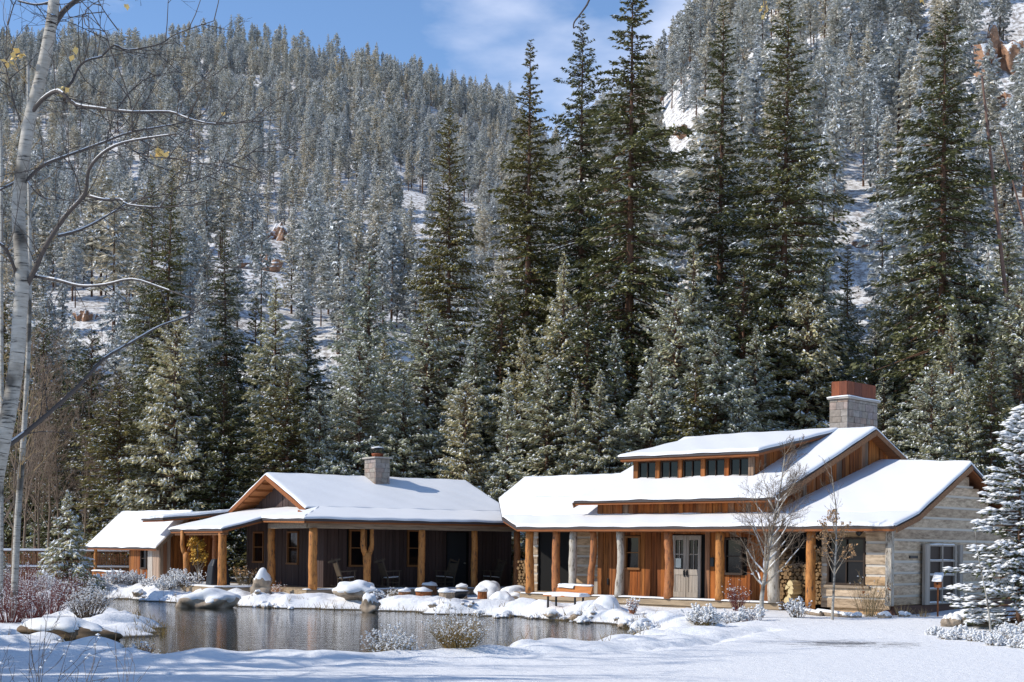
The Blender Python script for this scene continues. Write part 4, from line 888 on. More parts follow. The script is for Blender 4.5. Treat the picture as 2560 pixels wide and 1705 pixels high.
ci.inputs['Collection'].default_value = kinds; ci.inputs['Separate Children'].default_value = True; ci.inputs['Reset Children'].default_value = True
iop.inputs['Pick Instance'].default_value = True
rv = ng.nodes.new('FunctionNodeRandomValue'); rv.data_type = 'FLOAT_VECTOR'; rv.inputs[0].default_value = (-0.03, -0.03, 0); rv.inputs[1].default_value = (0.03, 0.03, 6.28)
na = ng.nodes.new('GeometryNodeInputNamedAttribute'); na.data_type = 'FLOAT'; na.inputs['Name'].default_value = 'size'
L_ = ng.links.new
L_(gi.outputs[0], iop.inputs['Points']); L_(ci.outputs[0], iop.inputs['Instance']); L_(rv.outputs[0], iop.inputs['Rotation'])
sa = [o for o in na.outputs if o.enabled][0]; L_(sa, iop.inputs['Scale']); L_(iop.outputs[0], go.inputs[0])
md = forest.modifiers.new('forest', 'NODES'); md.node_group = ng
print('forest', len(near), len(rest))

# ------------------------------------------------------------------ bare trees and shrubs
def grow(p, d, L, r, lev, segs, rr, P):
    n = P.get('n', 5) if lev > 0 else P.get('n0', 9); st = L/n; p = Vector(p); d = Vector(d).normalized()
    for i in range(n):
        w = P['wig']*(0.4 if lev == 0 else 1.0)
        d = (d + Vector((rr.gauss(0, w), rr.gauss(0, w), rr.gauss(0, w) + P['up'][min(lev, len(P['up']) - 1)]))).normalized()
        q = p + d*st; ra = r*(1 - 0.85*i/n); rb = r*(1 - 0.85*(i + 1)/n); segs.append((tuple(p), tuple(q), ra, max(rb, P['rmin']), lev))
        if lev < P['lev'] and (i + 1)/n >= P['from'][min(lev, len(P['from']) - 1)]:
            for k in range(P['nc'][lev]):
                if rr.random() < P.get('prob', 0.85):
                    a = rr.uniform(0, 6.283); ang = P['ang']*rr.uniform(0.7, 1.3); u = d.orthogonal().normalized(); u.rotate(Matrix.Rotation(a, 3, d)); dd = d*math.cos(ang) + u*math.sin(ang)
                    tt = (i + 1)/n; LL = L*P['ratio'][lev]*rr.uniform(0.6, 1.15)*(1.15 - 0.75*tt if lev == 0 else 1.05 - 0.5*tt)
                    grow(q, dd, LL, max(ra*P.get('rr', 0.55), P['rmin']), lev + 1, segs, rr, P)
        p = q
def seg_mesh(name, segs, mat, n=4, rmin=0.0):
    v, f = tubes([s[:4] for s in segs], n); me = np_mesh(name, v, [f], smooth=True); me.materials.append(M[mat]); return me
def snow_on(segs, thr=0.012, frac=1.0, rr=None, lift=0.55, fat=0.8, pad=0.006, flat_=0.88):
    out = []
    for s in segs:
        d = (Vector(s[1]) - Vector(s[0])).normalized()
        if abs(d.z) < flat_ and s[2] >= thr and (rr is None or rr.random() < frac):
            up = Vector((0, 0, 1)); r0, r1 = s[2]*fat + pad, s[3]*fat + pad
            out.append((tuple(Vector(s[0]) + up*(s[2]*lift + pad*.8)), tuple(Vector(s[1]) + up*(s[3]*lift + pad*.8)), r0, r1))
    return out
def leaves_mesh(name, pts, size, mat, rr):
    v = []; f = []
    for p in pts:
        p = Vector(p); a = Vector((rr.gauss(0, 1), rr.gauss(0, 1), rr.gauss(0, 1))).normalized(); b = a.orthogonal().normalized(); s = size*rr.uniform(0.6, 1.3); k = len(v)
        c = a.cross(b); v += [p - a*s, p + b*s*.75 + c*s*.2, p + a*s, p - b*s*.75 + c*s*.2]; f.append((k, k + 1, k + 2, k + 3))
    me = np_mesh(name, np.array([tuple(x) for x in v]), [np.array(f)]); me.materials.append(M[mat]); return me
def attach(name, me, parent):
    o = bpy.data.objects.new(name, me); COL.objects.link(o); o.parent = parent; return o
def bare_tree(name, loc, seed, H, r, P, label, cat, bark='aspen', twig='twig', snow=0.010, sfrac=0.8, group=None, leaf=None, lean=(0, 0)):
    rr = random.Random(seed); segs = []
    grow((0, 0, -0.15), (lean[0], lean[1], 1), H + .15, r, 0, segs, rr, P)
    e = empty(name, loc); tag(e, label, cat, group)
    attach('trunk', seg_mesh('trunk', [s for s in segs if s[4] == 0], bark, 8), e)
    br = [s for s in segs if s[4] > 0]
    big = [s for s in br if s[4] <= P.get('barklev', 1)]; sm_ = [s for s in br if s[4] > P.get('barklev', 1)]
    if big: attach('branches', seg_mesh('branches', big, P.get('bmat', bark), 5), e)
    if sm_: attach('twigs', seg_mesh('twigs', sm_, twig, 3), e)
    sn = snow_on(br, snow, sfrac, rr)
    if sn: v, f = tubes(sn, 5); me = np_mesh('branch_snow', v, [f], smooth=True); me.materials.append(M['snow']); attach('branch_snow', me, e)
    if leaf:
        mat, frac, size, sel = leaf; pts_ = [s[1] for s in br if rr.random() < frac and sel(Vector(s[1]))]
        if pts_: attach('leaves', leaves_mesh('leaves', [Vector(p) + Vector((rr.gauss(0, size), rr.gauss(0, size), rr.gauss(-size, size))) for p in pts_ for _ in range(2)], size, mat, rr), e)
    return e
def shrub(name, loc, seed, h, w, label, cat='shrub', mat='twig', nst=40, snow=0.5, blob=0.03, lev=2, group=None, up=0.05, seeds=None, tip=0.0, rst=0.009, ground_snow=False):
    """many thin stems fanned from the ground, with snow lumps caught on them"""
    rr = random.Random(seed); segs = []
    P = dict(wig=0.13, up=[up, up, up], lev=lev, nc=[1, 1, 1], ratio=[0.5, 0.55, .5], ang=0.6, rmin=0.0028, n=4, n0=5, prob=0.8, rr=.75)
    P['from'] = [0.35, 0.4, 0.5]
    for i in range(nst):
        a = rr.uniform(0, 6.283); k = math.sqrt(rr.random()); base = (k*w*.16*math.cos(a), k*w*.16*math.sin(a), -0.05)
        tilt = k*math.atan2(w*.5, h*0.8); d = (math.sin(tilt)*math.cos(a), math.sin(tilt)*math.sin(a), math.cos(tilt))
        L = h*rr.uniform(0.6, 1.0)*(1 if k < .6 else 0.9); grow(base, d, L, rst, 0, segs, rr, P)
    e = empty(name, loc); tag(e, label, cat, group); attach('stems', seg_mesh('stems', segs, mat, 3), e)
    if snow > 0:
        c = [s for s in segs if rr.random() < snow*(0.15 + 0.85*min(1, Vector(s[1]).z/(0.7*h)))]
        pts_ = np.array([s[1] for s in c]); m = len(pts_)
        if m:
            rs_ = np.random.RandomState(seed); sz = blob*rs_.uniform(0.5, 1.5, (m, 1, 1)); a = rs_.uniform(0, 6.28, m); R_ = np.zeros((m, 3, 3)); R_[:, 0, 0] = np.cos(a); R_[:, 0, 1] = -np.sin(a); R_[:, 1, 0] = np.sin(a); R_[:, 1, 1] = np.cos(a); R_[:, 2, 2] = 1
            o = np.einsum('nij,kj->nki', R_, OCT*np.array([1.3, 0.9, 0.75]))*sz + pts_[:, None, :]
            me = np_mesh('clinging_snow', o.reshape(-1, 3), [(OCTF[None] + (np.arange(m)*6)[:, None, None]).reshape(-1, 3)], smooth=False); me.materials.append(M['snow']); attach('clinging_snow', me, e)
    if seeds:
        smat, n_, sz = seeds; tips = [s[1] for s in segs if s[4] == 0 and Vector(s[1]).z > .62*h]; tips = rr.sample(tips, min(n_, len(tips)))
        attach('seed_heads', leaves_mesh('seed_heads', [Vector(t) + Vector((rr.gauss(0, sz*.6), rr.gauss(0, sz*.6), rr.gauss(0, sz*1.3))) for t in tips for _ in range(4)], sz, smat, rr), e)
    return e
ASP = {'wig': 0.10, 'up': [0.02, 0.06, 0.05, 0.03], 'lev': 3, 'nc': [2, 1, 1], 'ratio': [0.42, 0.5, 0.5], 'ang': 0.85, 'rmin': 0.004, 'n': 6, 'n0': 10, 'from': [0.25, 0.3, 0.3], 'barklev': 1}

# near the house
def gl(px, py, Yd, dz=0.0):
    X_ = (px - 1280)/F*Yd; return (X_, Yd, hz(X_, Yd) + dz)
M['tanbark'] = flat('tan_bark', (0.38, 0.31, 0.23), 0.8)
YA = {'bmat': 'tanbark', 'wig': 0.09, 'up': [0.02, 0.07, 0.05, 0.04], 'lev': 3, 'nc': [4, 3, 2], 'ratio': [0.38, 0.44, 0.5], 'ang': 0.80, 'rmin': 0.0036, 'n': 6, 'n0': 14, 'from': [0.21, 0.25, 0.2], 'barklev': 1, 'rr': 0.5, 'prob': 0.9}
bare_tree('young_aspen', gl(1905, 1550, 41.0), 3, 4.8, 0.072, YA, 'bare young aspen with snowy spreading branches before the porch and double door', 'tree', 'aspen', 'twig', 0.013, 0.7)
SP = dict(YA); SP.update({'nc': [2, 1, 1], 'ratio': [0.22, 0.5, 0.4], 'ang': 0.6, 'n0': 16, 'from': [0.30, 0.3, 0.3]})
bare_tree('aspen_sapling', gl(2083, 1552, 40.6), 8, 4.4, 0.042, SP, 'thin aspen sapling with clusters of dry tan leaves before the log wing window', 'tree', 'aspen', 'twig', 0.02, .3, leaf=('tanleaf', 0.22, 0.035, lambda p: 1.7 < p.z < 3.2))
S2 = dict(YA); S2.update({'nc': [1, 1, 0], 'lev': 1, 'ratio': [0.12, 0.3, .3], 'from': [0.7, .5], 'prob': .5})
bare_tree('aspen_sapling', gl(2482, 1592, 35.0), 5, 2.75, 0.032, S2, 'nearly branchless sapling stem standing in front of the snow-laden spruce', 'tree', 'aspen', 'twig', .02, 0, lean=(-0.03, 0))
GT = dict(YA); GT.update({'nc': [3, 2, 1], 'from': [0.25, .3, .3]})
bare_tree('small_maple', gl(500, 1460, 58.6), 12, 1.75, 0.035, GT, 'small tree with golden autumn leaves between the posts of the far porch', 'tree', 'palepost', 'twig', .02, .3, leaf=('yellowleaf', 0.07, 0.05, lambda p: p.z > 1.0))

# ------------------------------------------------------------------ big aspen at the left edge: trunk and limbs follow the photo at their own distance
def px_path(pts, Yd, rad0, rad1, dy=0.0, seed=0, sub=3):
    """polyline of pixels -> world points at distance Yd, wandering dy metres in depth along the way"""
    rr = random.Random(seed); P3 = []; n = len(pts); sgn = rr.choice((-1, 1))
    for i, (x, y) in enumerate(pts):
        P3.append(atY(x, y, Yd + sgn*dy*i/max(1, n - 1) + (rr.uniform(-.06, .06) if 0 < i else 0)))
    out = []
    for i in range(n - 1):
        p0 = P3[max(0, i - 1)]; p1 = P3[i]; p2 = P3[i + 1]; p3 = P3[min(n - 1, i + 2)]
        for k in range(sub):
            t = k/sub; out.append(0.5*((2*p1) + (p2 - p0)*t + (2*p0 - 5*p1 + 4*p2 - p3)*t*t + (3*p1 - p0 - 3*p2 + p3)*t**3))
    out.append(P3[-1]); m = len(out)
    return [(tuple(out[i]), tuple(out[i + 1]), rad0 + (rad1 - rad0)*(i/(m - 1)), rad0 + (rad1 - rad0)*((i + 1)/(m - 1)), 1) for i in range(m - 1)]
YT = 17.0; k_ = YT/F
trunk = px_path([(-60, 1860), (-42, 1500), (-22, 1270), (2, 1130), (20, 1042), (35, 953), (44, 881), (49, 792), (56, 703), (50, 596), (46, 520), (58, 402), (76, 290), (100, 200), (117, 120), (128, 60), (134, 10), (142, -60)], YT, 21*k_, 13*k_, 0, 1)
limb = [([(118, 92), (140, 55), (165, 22), (200, -5), (250, -40)], 13, 8, .6), ([(70, 295), (105, 250), (140, 228), (158, 236), (190, 262), (240, 270), (330, 280), (425, 280), (470, 296), (540, 310), (660, 302)], 9, 2, 1.2),
        ([(155, 228), (180, 205), (195, 170), (220, 150), (255, 140), (285, 113), (320, 125), (400, 110), (440, 85), (535, 52)], 6, 1.6, 1.0), ([(66, 452), (110, 412), (180, 385), (260, 355), (330, 330), (430, 312), (490, 300)], 7, 2, -0.8),
        ([(66, 715), (90, 668), (112, 620), (160, 545), (212, 485), (222, 425), (258, 382), (305, 358), (370, 345), (440, 335)], 11, 2.5, 1.4), ([(305, 358), (340, 380), (385, 393), (440, 396), (520, 410), (610, 388)], 3, 1.2, .8),
        ([(212, 487), (262, 500), (300, 498), (322, 512), (400, 518), (510, 510)], 6, 2, .7), ([(322, 512), (350, 496), (375, 492)], 3, 2, .3), ([(145, 590), (200, 575), (258, 545), (312, 512)], 6.5, 3, -.5),
        ([(82, 690), (140, 700), (200, 715), (262, 712), (330, 698), (400, 718), (468, 742), (520, 760)], 7, 1.5, 1.3), ([(22, 1112), (60, 1085), (120, 1035), (200, 962), (260, 897), (330, 855), (400, 815), (470, 790), (545, 752)], 11, 1.6, 1.5),
        ([(42, 690), (30, 655), (8, 615), (-40, 590)], 7, 5, -.5), ([(45, 452), (18, 466), (-30, 490)], 5, 3, -.4), ([(52, 305), (36, 262), (22, 200), (10, 160), (-20, 120)], 3.5, 1.5, .5), ([(20, 62), (34, 14), (52, -20)], 2.5, 1.5, .3), ([(44, 2), (90, 12), (130, 4)], 3, 4, .1),
        ([(70, 455), (100, 490), (140, 500), (210, 498)], 3, 1.2, .6), ([(205, 500), (190, 440), (165, 400), (150, 385)], 3, 1.3, .5), ([(330, 335), (325, 250), (275, 120), (262, 80), (220, 40), (205, 38)], 2.6, 1.0, -.7), ([(295, 75), (262, 30), (240, -10)], 2.5, 1.3, .4), ([(440, 300), (470, 230), (530, 190)], 2, .9, .6),
        ([(258, 897), (290, 930), (300, 955)], 1.8, .8, .4), ([(470, 790), (520, 700), (560, 660)], 1.7, .8, .5), ([(400, 518), (440, 470), (520, 440), (600, 400), (640, 372)], 2.4, 0.9, .8), ([(262, 380), (280, 300), (310, 250), (370, 180)], 2.2, .9, -.9)]
aspen = empty('aspen_tree', atY(-60, 1860, YT)); tag(aspen, 'big pale aspen trunk with long bare snow-lined limbs at the left edge', 'tree')
off = Vector(aspen.location)
def shift(sg): return [(tuple(Vector(s[0]) - off), tuple(Vector(s[1]) - off), *s[2:]) for s in sg]
rr = random.Random(41); bigs = []; tw = []; limb_segs = []
for i, (pts_, w0, w1, dy) in enumerate(limb):
    sg = px_path(pts_, YT, w0*k_*.64, w1*k_*.66, dy, 50 + i); bigs += sg; limb_segs.append(sg)
    for s in sg[2:]:
        if rr.random() < .8:
            d = (Vector(s[1]) - Vector(s[0])).normalized(); u = d.orthogonal().normalized(); u.rotate(Matrix.Rotation(rr.uniform(0, 6.28), 3, d)); dd = d*.75 + u*.8
            grow(s[1], dd, rr.uniform(0.3, 1.3), 0.0075, 1, tw, rr, {'wig': .16, 'up': [.02, .03, .03], 'lev': 3, 'nc': [1, 1, 1], 'ratio': [.5, .55, .5], 'ang': .7, 'rmin': .0024, 'n': 5, 'from': [.2, .3, .4], 'prob': .55, 'rr': .75})
attach('trunk', seg_mesh('trunk', shift(trunk), 'aspen', 14), aspen)
attach('twigs', seg_mesh('twigs', shift(tw), 'darktwig', 3), aspen)
for sg_ in limb_segs:
    lo_ = attach('limb', seg_mesh('limb', shift(sg_), 'darktwig', 7), aspen); q_ = snow_on(sg_, 0.009, .9, rr, .62, .68, .001, .62)
    if q_: v, f = tubes(shift(q_), 6); me = np_mesh('limb_snow', v, [f], smooth=True); me.materials.append(M['snow']); attach('limb_snow', me, lo_)
lp = []
for (x, y, n_, sp_) in [(28, 155, 5, 12), (45, 138, 6, 12), (148, 232, 6, 11), (160, 226, 3, 8), (395, 382, 7, 11), (412, 392, 3, 8), (190, 122, 2, 6), (178, 143, 2, 6), (318, 15, 2, 6), (556, 286, 1, 4)]:
    for _ in range(n_): lp.append(atY(x + rr.gauss(0, sp_*.6), y + rr.gauss(0, sp_*.6), YT - .1 + rr.uniform(-.1, .1)) - off)
attach('leaves', leaves_mesh('leaves', lp, 0.045, 'paleleaf', rr), aspen)
def slim_aspen(pts_, Yd, w0, w1, label, seed, nbr=40):
    sg = px_path(pts_, Yd, w0/2/F*Yd, w1/2/F*Yd, 0, seed); base = Vector(sg[0][0]); e = empty('aspen_tree', base); tag(e, label, 'tree'); r2 = random.Random(seed); br = []
    for s in sg[8:]:
        for _ in range(max(1, nbr//len(sg))):
            a = r2.uniform(0, 6.28); grow(s[0], (math.cos(a)*.8, math.sin(a)*.8, .6), r2.uniform(.6, 2.2), .014, 1, br, r2, {'wig': .14, 'up': [.03, .04, .03], 'lev': 3, 'nc': [1, 1, 1], 'ratio': [.5, .5, .5], 'ang': .7, 'rmin': .004, 'n': 5, 'from': [.2, .2, .4], 'prob': .7, 'rr': .65})
    sh = lambda q: [(tuple(Vector(s[0]) - base), tuple(Vector(s[1]) - base), *s[2:]) for s in q]
    attach('trunk', seg_mesh('trunk', sh(sg), 'aspen', 9), e); attach('branches', seg_mesh('branches', sh(br), 'tantwig', 3), e); return e
slim_aspen([(28, 1570), (36, 1480), (43, 1320), (51, 1200), (58, 1110), (63, 1030), (70, 900), (75, 700), (74, 540), (72, 380), (70, 150)], 38, 19, 7, 'slim aspen trunk leaning just right of the big aspen', 61, 60)
slim_aspen([(2, 1560), (3, 1300), (5, 1100), (4, 800), (4, 560), (2, 300)], 41, 12, 7, 'very thin reddish aspen stem at the left border of the photo', 62, 50)

# hanging twigs with leaves at the top of the picture
def hang(paths, leaves, label, Yd, seed):
    sg = []; r2 = random.Random(seed)
    for q in paths: sg += px_path(q, Yd, 3.2/F*Yd, 1.4/F*Yd, .15, seed)
    base = Vector(sg[0][0]); e = empty('overhanging_twig', base); tag(e, label, 'twig'); sh = [(tuple(Vector(s[0]) - base), tuple(Vector(s[1]) - base), *s[2:]) for s in sg]
    attach('stem', seg_mesh('stem', sh, 'darktwig', 5), e)
    if leaves: attach('leaves', leaves_mesh('leaves', [atY(x + r2.gauss(0, 6), y + r2.gauss(0, 7), Yd) - base for (x, y, n_) in leaves for _ in range(n_)], 9/F*Yd, 'paleleaf', r2), e)
hang([[(1500, -160), (1480, -50), (1473, 0), (1455, 30), (1436, 55), (1434, 70), (1440, 66)]], [], 'lone curved twig hanging from the top edge over the sky', 9, 71)
hang([[(1900, -170), (1908, -60), (1912, 10), (1913, 22)]], [(1912, 18, 4), (1914, 36, 5)], 'twig with a blurred yellow leaf hanging at the top edge near the middle right', 9, 72)
hang([[(2330, -150), (2318, -50), (2312, -6)]], [(2311, -2, 5)], 'twig with an orange leaf just touching the top edge at right', 9, 73)
hang([[(1800, -160), (1790, -40), (1782, 6), (1778, 25)]], [], 'short faint twig at the top edge between the two tall spruces', 9, 74)

TK = {'wig': 0.09, 'up': [0.03, 0.07, 0.05, 0.04], 'lev': 3, 'nc': [3, 2, 1], 'ratio': [0.36, 0.5, 0.5], 'ang': 0.65, 'rmin': 0.008, 'n': 5, 'n0': 12, 'from': [0.18, 0.25, 0.2], 'barklev': 0, 'rr': 0.5, 'prob': 0.85}
M['browntwig'] = flat('brown_twig', (0.20, 0.145, 0.105), 0.8)
tk = []; r9 = random.Random(19)
for i, (px, Yd, hh) in enumerate([(30, 60, 10), (95, 74, 9), (150, 76, 9.5), (205, 78, 10), (255, 80, 9), (120, 79, 11), (60, 74, 11), (180, 82, 11), (10, 68, 10), (235, 84, 11), (290, 84, 10), (85, 80, 11)]):
    if i < 4: tk.append(bare_tree('bare_cottonwood', gl(px, 0, Yd), 200 + i, hh, .07, TK, 'bare brown twiggy tree in the thicket behind the left fence', 'tree', 'twig', 'browntwig', .03, .2, group='bare brown trees in the left thicket'))
    else: o = copy_tree(tk[i % 4]); o.location = gl(px, 0, Yd); sc = hh/9.2; o.scale = (sc, sc, sc); o.rotation_euler = (0, 0, r9.uniform(0, 6.28))
# ------------------------------------------------------------------ special conifers
LADEN = make_kind(('darkneedle', 'snow'), 'bark', 401, 5.6, 1.95, nw=21, nb=9, ns=50, z0=0.05, frost=0.85, sl_=0.26, sw=0.26, rise=0.06, droop=0.2, shape=0.7, gap=0.05, jag=0.18, clump=0.06, tr=0.014, tail=0.5)
p = gl(2548, 1575, 37.0); plant(LADEN, 'spruce_tree', p, 5.7, 1.0, 'young spruce weighed down with thick snow at the right edge', 'spruce')
BLUE = make_kind(('greyneedle', 'frost'), 'bark', 402, 4.2, 1.25, nw=30, nb=8, ns=24, z0=0.03, frost=0.62, sl_=0.26, sw=0.3, rise=0.1, droop=0.28, shape=0.85, gap=0.05, jag=0.25)
X_ = (168 - 1280)/F*56; plant(BLUE, 'spruce_tree', (X_, 56, hz(X_, 56)), 4.35, 0.4, 'small pale frosted spruce standing left of the shed', 'spruce')
plant(BLUE, 'spruce_tree', (-20.6, 57.5, hz(-20.6, 57.5)), 1.5, 2.0, 'tiny frosted spruce among the bushes at the left edge by the fence', 'spruce')
# leaning dead pines on the right
for (b_, t_, Yd, r_, lb) in [((2530, 880), (2455, 190), 66, .17, 'long bare reddish pine trunk leaning left behind the right hand spruce'), ((2535, 900), (2470, 700), 68, .12, 'short broken red trunk leaning beside the long leaning pine'), ((2560, 560), (2500, 330), 72, .13, 'dark bare leaning trunk at the right edge below the cliffs')]:
    b = atY(b_[0], b_[1], Yd); t = atY(t_[0], t_[1], Yd); d = t - b; gz = hz(b.x, Yd); b = b - d*max(0, (b.z - gz)/d.z); r2 = random.Random(int(b_[0])); sg = []
    for i in range(8): sg.append((tuple((t - b)*(i/8)), tuple((t - b)*((i + 1)/8)), r_*(1 - .7*i/8), r_*(1 - .7*(i + 1)/8), 0))
    br = []
    for i in range(26):
        q = (t - b)*r2.uniform(.35, 1); a = r2.uniform(0, 6.28); grow(q, (math.cos(a), math.sin(a), r2.uniform(-.3, .4)), r2.uniform(.4, 1.5), .02, 2, br, r2, {'wig': .15, 'up': [0, 0, 0], 'lev': 3, 'nc': [1, 1, 1], 'ratio': [.5, .5, .5], 'ang': .6, 'rmin': .006, 'n': 4, 'from': [.3, .3, .3], 'prob': .6})
    e = empty('dead_pine', b); tag(e, lb, 'dead tree'); attach('trunk', seg_mesh('trunk', sg, 'redbark', 8), e); attach('branches', seg_mesh('branches', br, 'darktwig', 3), e)
for i, (px, py, Yd) in enumerate([(1705, 22, 300), (1738, 8, 290), (1645, 70, 310), (505, 35 + 40, 640), (1232, 225, 560), (1250, 222, 560), (870, 455, 330), (1050, 420, 320)]):
    p = atY(px, py, Yd); z = hz(p.x, Yd); o = bpy.data.objects.new('dead_conifer', SNAG[i % 2]); COL.objects.link(o); s = max(6.0, min(16, p.z - z))/13.0; o.location = (p.x, Yd, z); o.scale = (s, s, s); o.rotation_euler = (0, 0, i)
    tag(o, 'thin leafless dead conifer sticking up from the hillside forest', 'dead tree', 'dead conifers on the hills')

# trees left of the picture: they throw the long shadows over the near snow
TS = {'wig': 0.05, 'up': [0.02, 0.06, 0.05, 0.03], 'lev': 3, 'nc': [2, 2, 2], 'ratio': [0.22, 0.5, 0.5], 'ang': 0.9, 'rmin': 0.007, 'n': 5, 'n0': 16, 'from': [0.35, 0.25, 0.3], 'barklev': 1}
for i, (x, y, H_) in enumerate([(-14.5, 24.6, 15), (-17, 26.6, 17), (-15.5, 29.3, 18), (-20, 22.9, 17), (-13.6, 21.6, 13)]):
    bare_tree('aspen_tree', (x, y, hz(x, y) - .1), 90 + i, H_, 0.16, TS, 'tall bare aspen left of the pond outside the picture', 'tree', snow=.03, sfrac=.4, group='bare aspens left of the pond')
for i, (x, y, H_) in enumerate([(-15.5, 22.4, 9.5), (-14.8, 26.2, 8.0), (-18.5, 24.2, 13), (-13.2, 16.5, 15), (-15.0, 32.6, 6.0), (-19, 27.6, 12), (-16.5, 20.3, 13), (-21, 22.6, 15)]):
    plant(SPRUCE[i % 5], 'spruce_tree', (x, y, hz(x, y) - .1), H_, i*1.3, 'spruce left of the pond outside the picture', 'spruce', 'spruces left of the pond')

# ------------------------------------------------------------------ rocks
def ico(sub):
    import bmesh
    bm = bmesh.new(); bmesh.ops.create_icosphere(bm, subdivisions=sub, radius=1.0); v = np.array([tuple(x.co) for x in bm.verts]); f = np.array([[q.index for q in x.verts] for x in bm.faces]); bm.free(); return v, f
ICO3 = ico(4)
def rock(name, loc, seed, rx, ry, rz, label, cat='boulder', mat='boulder', snow=0.06, cut=0.35, rot=0.0, rough=0.30, tilt=(0, 0), angular=0.0, sink=0.25, group=None, taper=0.0, zb=.8):
    v, f = ICO3; r2 = random.Random(seed); nz = np.zeros(len(v))
    for i in range(9):
        fr = r2.uniform(1.2, 2.2)*(1 + i*0.35); w = np.array([r2.gauss(0, 1) for _ in range(3)])*fr; nz += rough/(1 + i*.4)*np.sin(v@w + r2.uniform(0, 6.28))*.6
    p = v*(1 + nz)[:, None]
    if angular:
        for i in range(16):
            d = np.array([r2.gauss(0, 1), r2.gauss(0, 1), r2.gauss(0, zb)]); d /= np.linalg.norm(d); h = 1 - angular*r2.uniform(.3, 1); e_ = p@d - h; p = p - np.clip(e_, 0, None)[:, None]*d
    p[:, :2] *= (1 - taper*np.clip(p[:, 2:3]*.5 + .5, 0, 1)); p = p*np.array([rx, ry, rz]); m = (Matrix.Rotation(rot, 3, 'Z') @ Matrix.Rotation(tilt[0], 3, 'X') @ Matrix.Rotation(tilt[1], 3, 'Y')); p = p@np.array(m).T
    p[:, 2] += rz*(1 - 2*sink)*1.0
    e = empty(name, loc); tag(e, label, cat, group); me = np_mesh('rock', p, [f], smooth=not angular); me.materials.append(M[mat]); attach('rock', me, e)
    if snow > 0:
        zmax = p[:, 2].max(); zc = zmax - (zmax - p[:, 2].min())*cut
        # vertex normals, roughly
        n = _unit(p - p.mean(0)); sc_ = 2.2/max(rx, .2); wob = 0.20*rz*np.sin(p[:, 0]*2.2*sc_ + seed)*np.cos(p[:, 1]*2.6*sc_ + seed) + 0.12*rz*np.sin(p[:, 0]*5.1*sc_ + p[:, 1]*3.3*sc_ + seed*2)
        k = np.clip((p[:, 2] - zc - wob)/(0.12*rz + .04), -1, 1); q = p + n*(0.7*snow*np.where(k > 0, np.sqrt(np.clip(k, 0, 1)), 0))[:, None]*np.array([.7, .7, 1.2]); q = np.where((k > 0)[:, None], q, p.mean(0) + (p - p.mean(0))*0.94)
        me = np_mesh('snow_cap', q, [f], smooth=True); me.materials.append(M['snow']); attach('snow_cap', me, e)
    return e
def at_ground(px, Yd, dz=0): X_ = (px - 1280)/F*Yd; return (X_, Yd, hz(X_, Yd) + dz)
rock('boulder', (atY(522, 1500, 51.6).x, 51.6, -0.05), 1, .98, .7, .42, 'large dark grey boulder with a thick flat snow cap at the deck corner', snow=.12, cut=.34)
rock('boulder', at_ground(655, 54.0), 2, .5, .48, .46, 'tall rounded boulder under speckled snow beside the left deck', snow=.025, cut=.34, rough=.3, sink=.2, taper=.45)
rock('boulder', at_ground(905, 51.6), 3, .78, .5, .30, 'long low boulder with white cap in front of the first rocking chair', snow=.12, cut=.4)
rock('boulder', (atY(928, 1520, 49.2).x, 49.2, -0.02), 4, .30, .3, .34, 'round tan boulder standing in the water edge below the porch', snow=.05, cut=.32, sink=.15)
rock('boulder', at_ground(1222, 55.2), 5, .45, .42, .34, 'rounded boulder wholly covered in shaded snow left of the porch corner', snow=.12, cut=.8)
rock('boulder', at_ground(1290, 53.6), 6, .6, .42, .26, 'long snow-covered boulder right against the right hand porch corner', snow=.12, cut=.55)
rock('boulder', at_ground(1260, 51.6), 7, .36, .3, .18, 'small boulder buried in snow below the rounded one near the stumps', snow=.12, cut=.65)
rock('boulder', (atY(1518, 1545, 45.0).x, 45.0, .05), 8, .38, .38, .34, 'domed snowy boulder with tan lower side right of the bench', snow=.13, cut=.52)
rock('boulder', (atY(1448, 1545, 45.3).x, 45.3, .05), 9, .62, .36, .24, 'tilted slab of rock with snow right below the bench', snow=.12, cut=.5, tilt=(0, -.45), rot=.2)
rock('rock_ledge', (atY(185, 1580, 32.6).x, 32.6, .08), 10, 1.15, .5, .26, 'wide flat brown rock ledge under shaded snow at the left shore', cat='rock', snow=.13, cut=.36, rough=.14, tilt=(0, .10), mat='ledge')
rock('boulder', (atY(245, 1625, 29.6).x, 29.3, .0), 11, .62, .45, .2, 'low snow mound stone at the near left shore under the rock ledge', snow=.10, cut=.9, rough=.05)
rock('boulder', (atY(130, 1600, 32.2).x, 31.6, .0), 17, .45, .3, .16, 'small snow-covered stone at the water left of the rock ledge', snow=.10, cut=.8, rough=.05)
rock('boulder', at_ground(2440, 38.2), 12, .62, .4, .26, 'brown flat stone under the snow-laden spruce', snow=.05, cut=.35)
rock('boulder', at_ground(2378, 37.8), 13, .2, .2, .2, 'small upright tan stone left of the brown flat stone', snow=.03, cut=.3)
for i, (px, Yd) in enumerate([(2122, 41.8), (2143, 41.6), (2212, 41.2), (2262, 41.6)]): rock('stone', at_ground(px, Yd), 20 + i, .16, .12, .10, 'small dark stone in the snow in front of the log wing', 'stone', snow=.04, cut=.4, group='small stones by the log wing')
src = None; rq = random.Random(15)
FAR = POND[0:9]
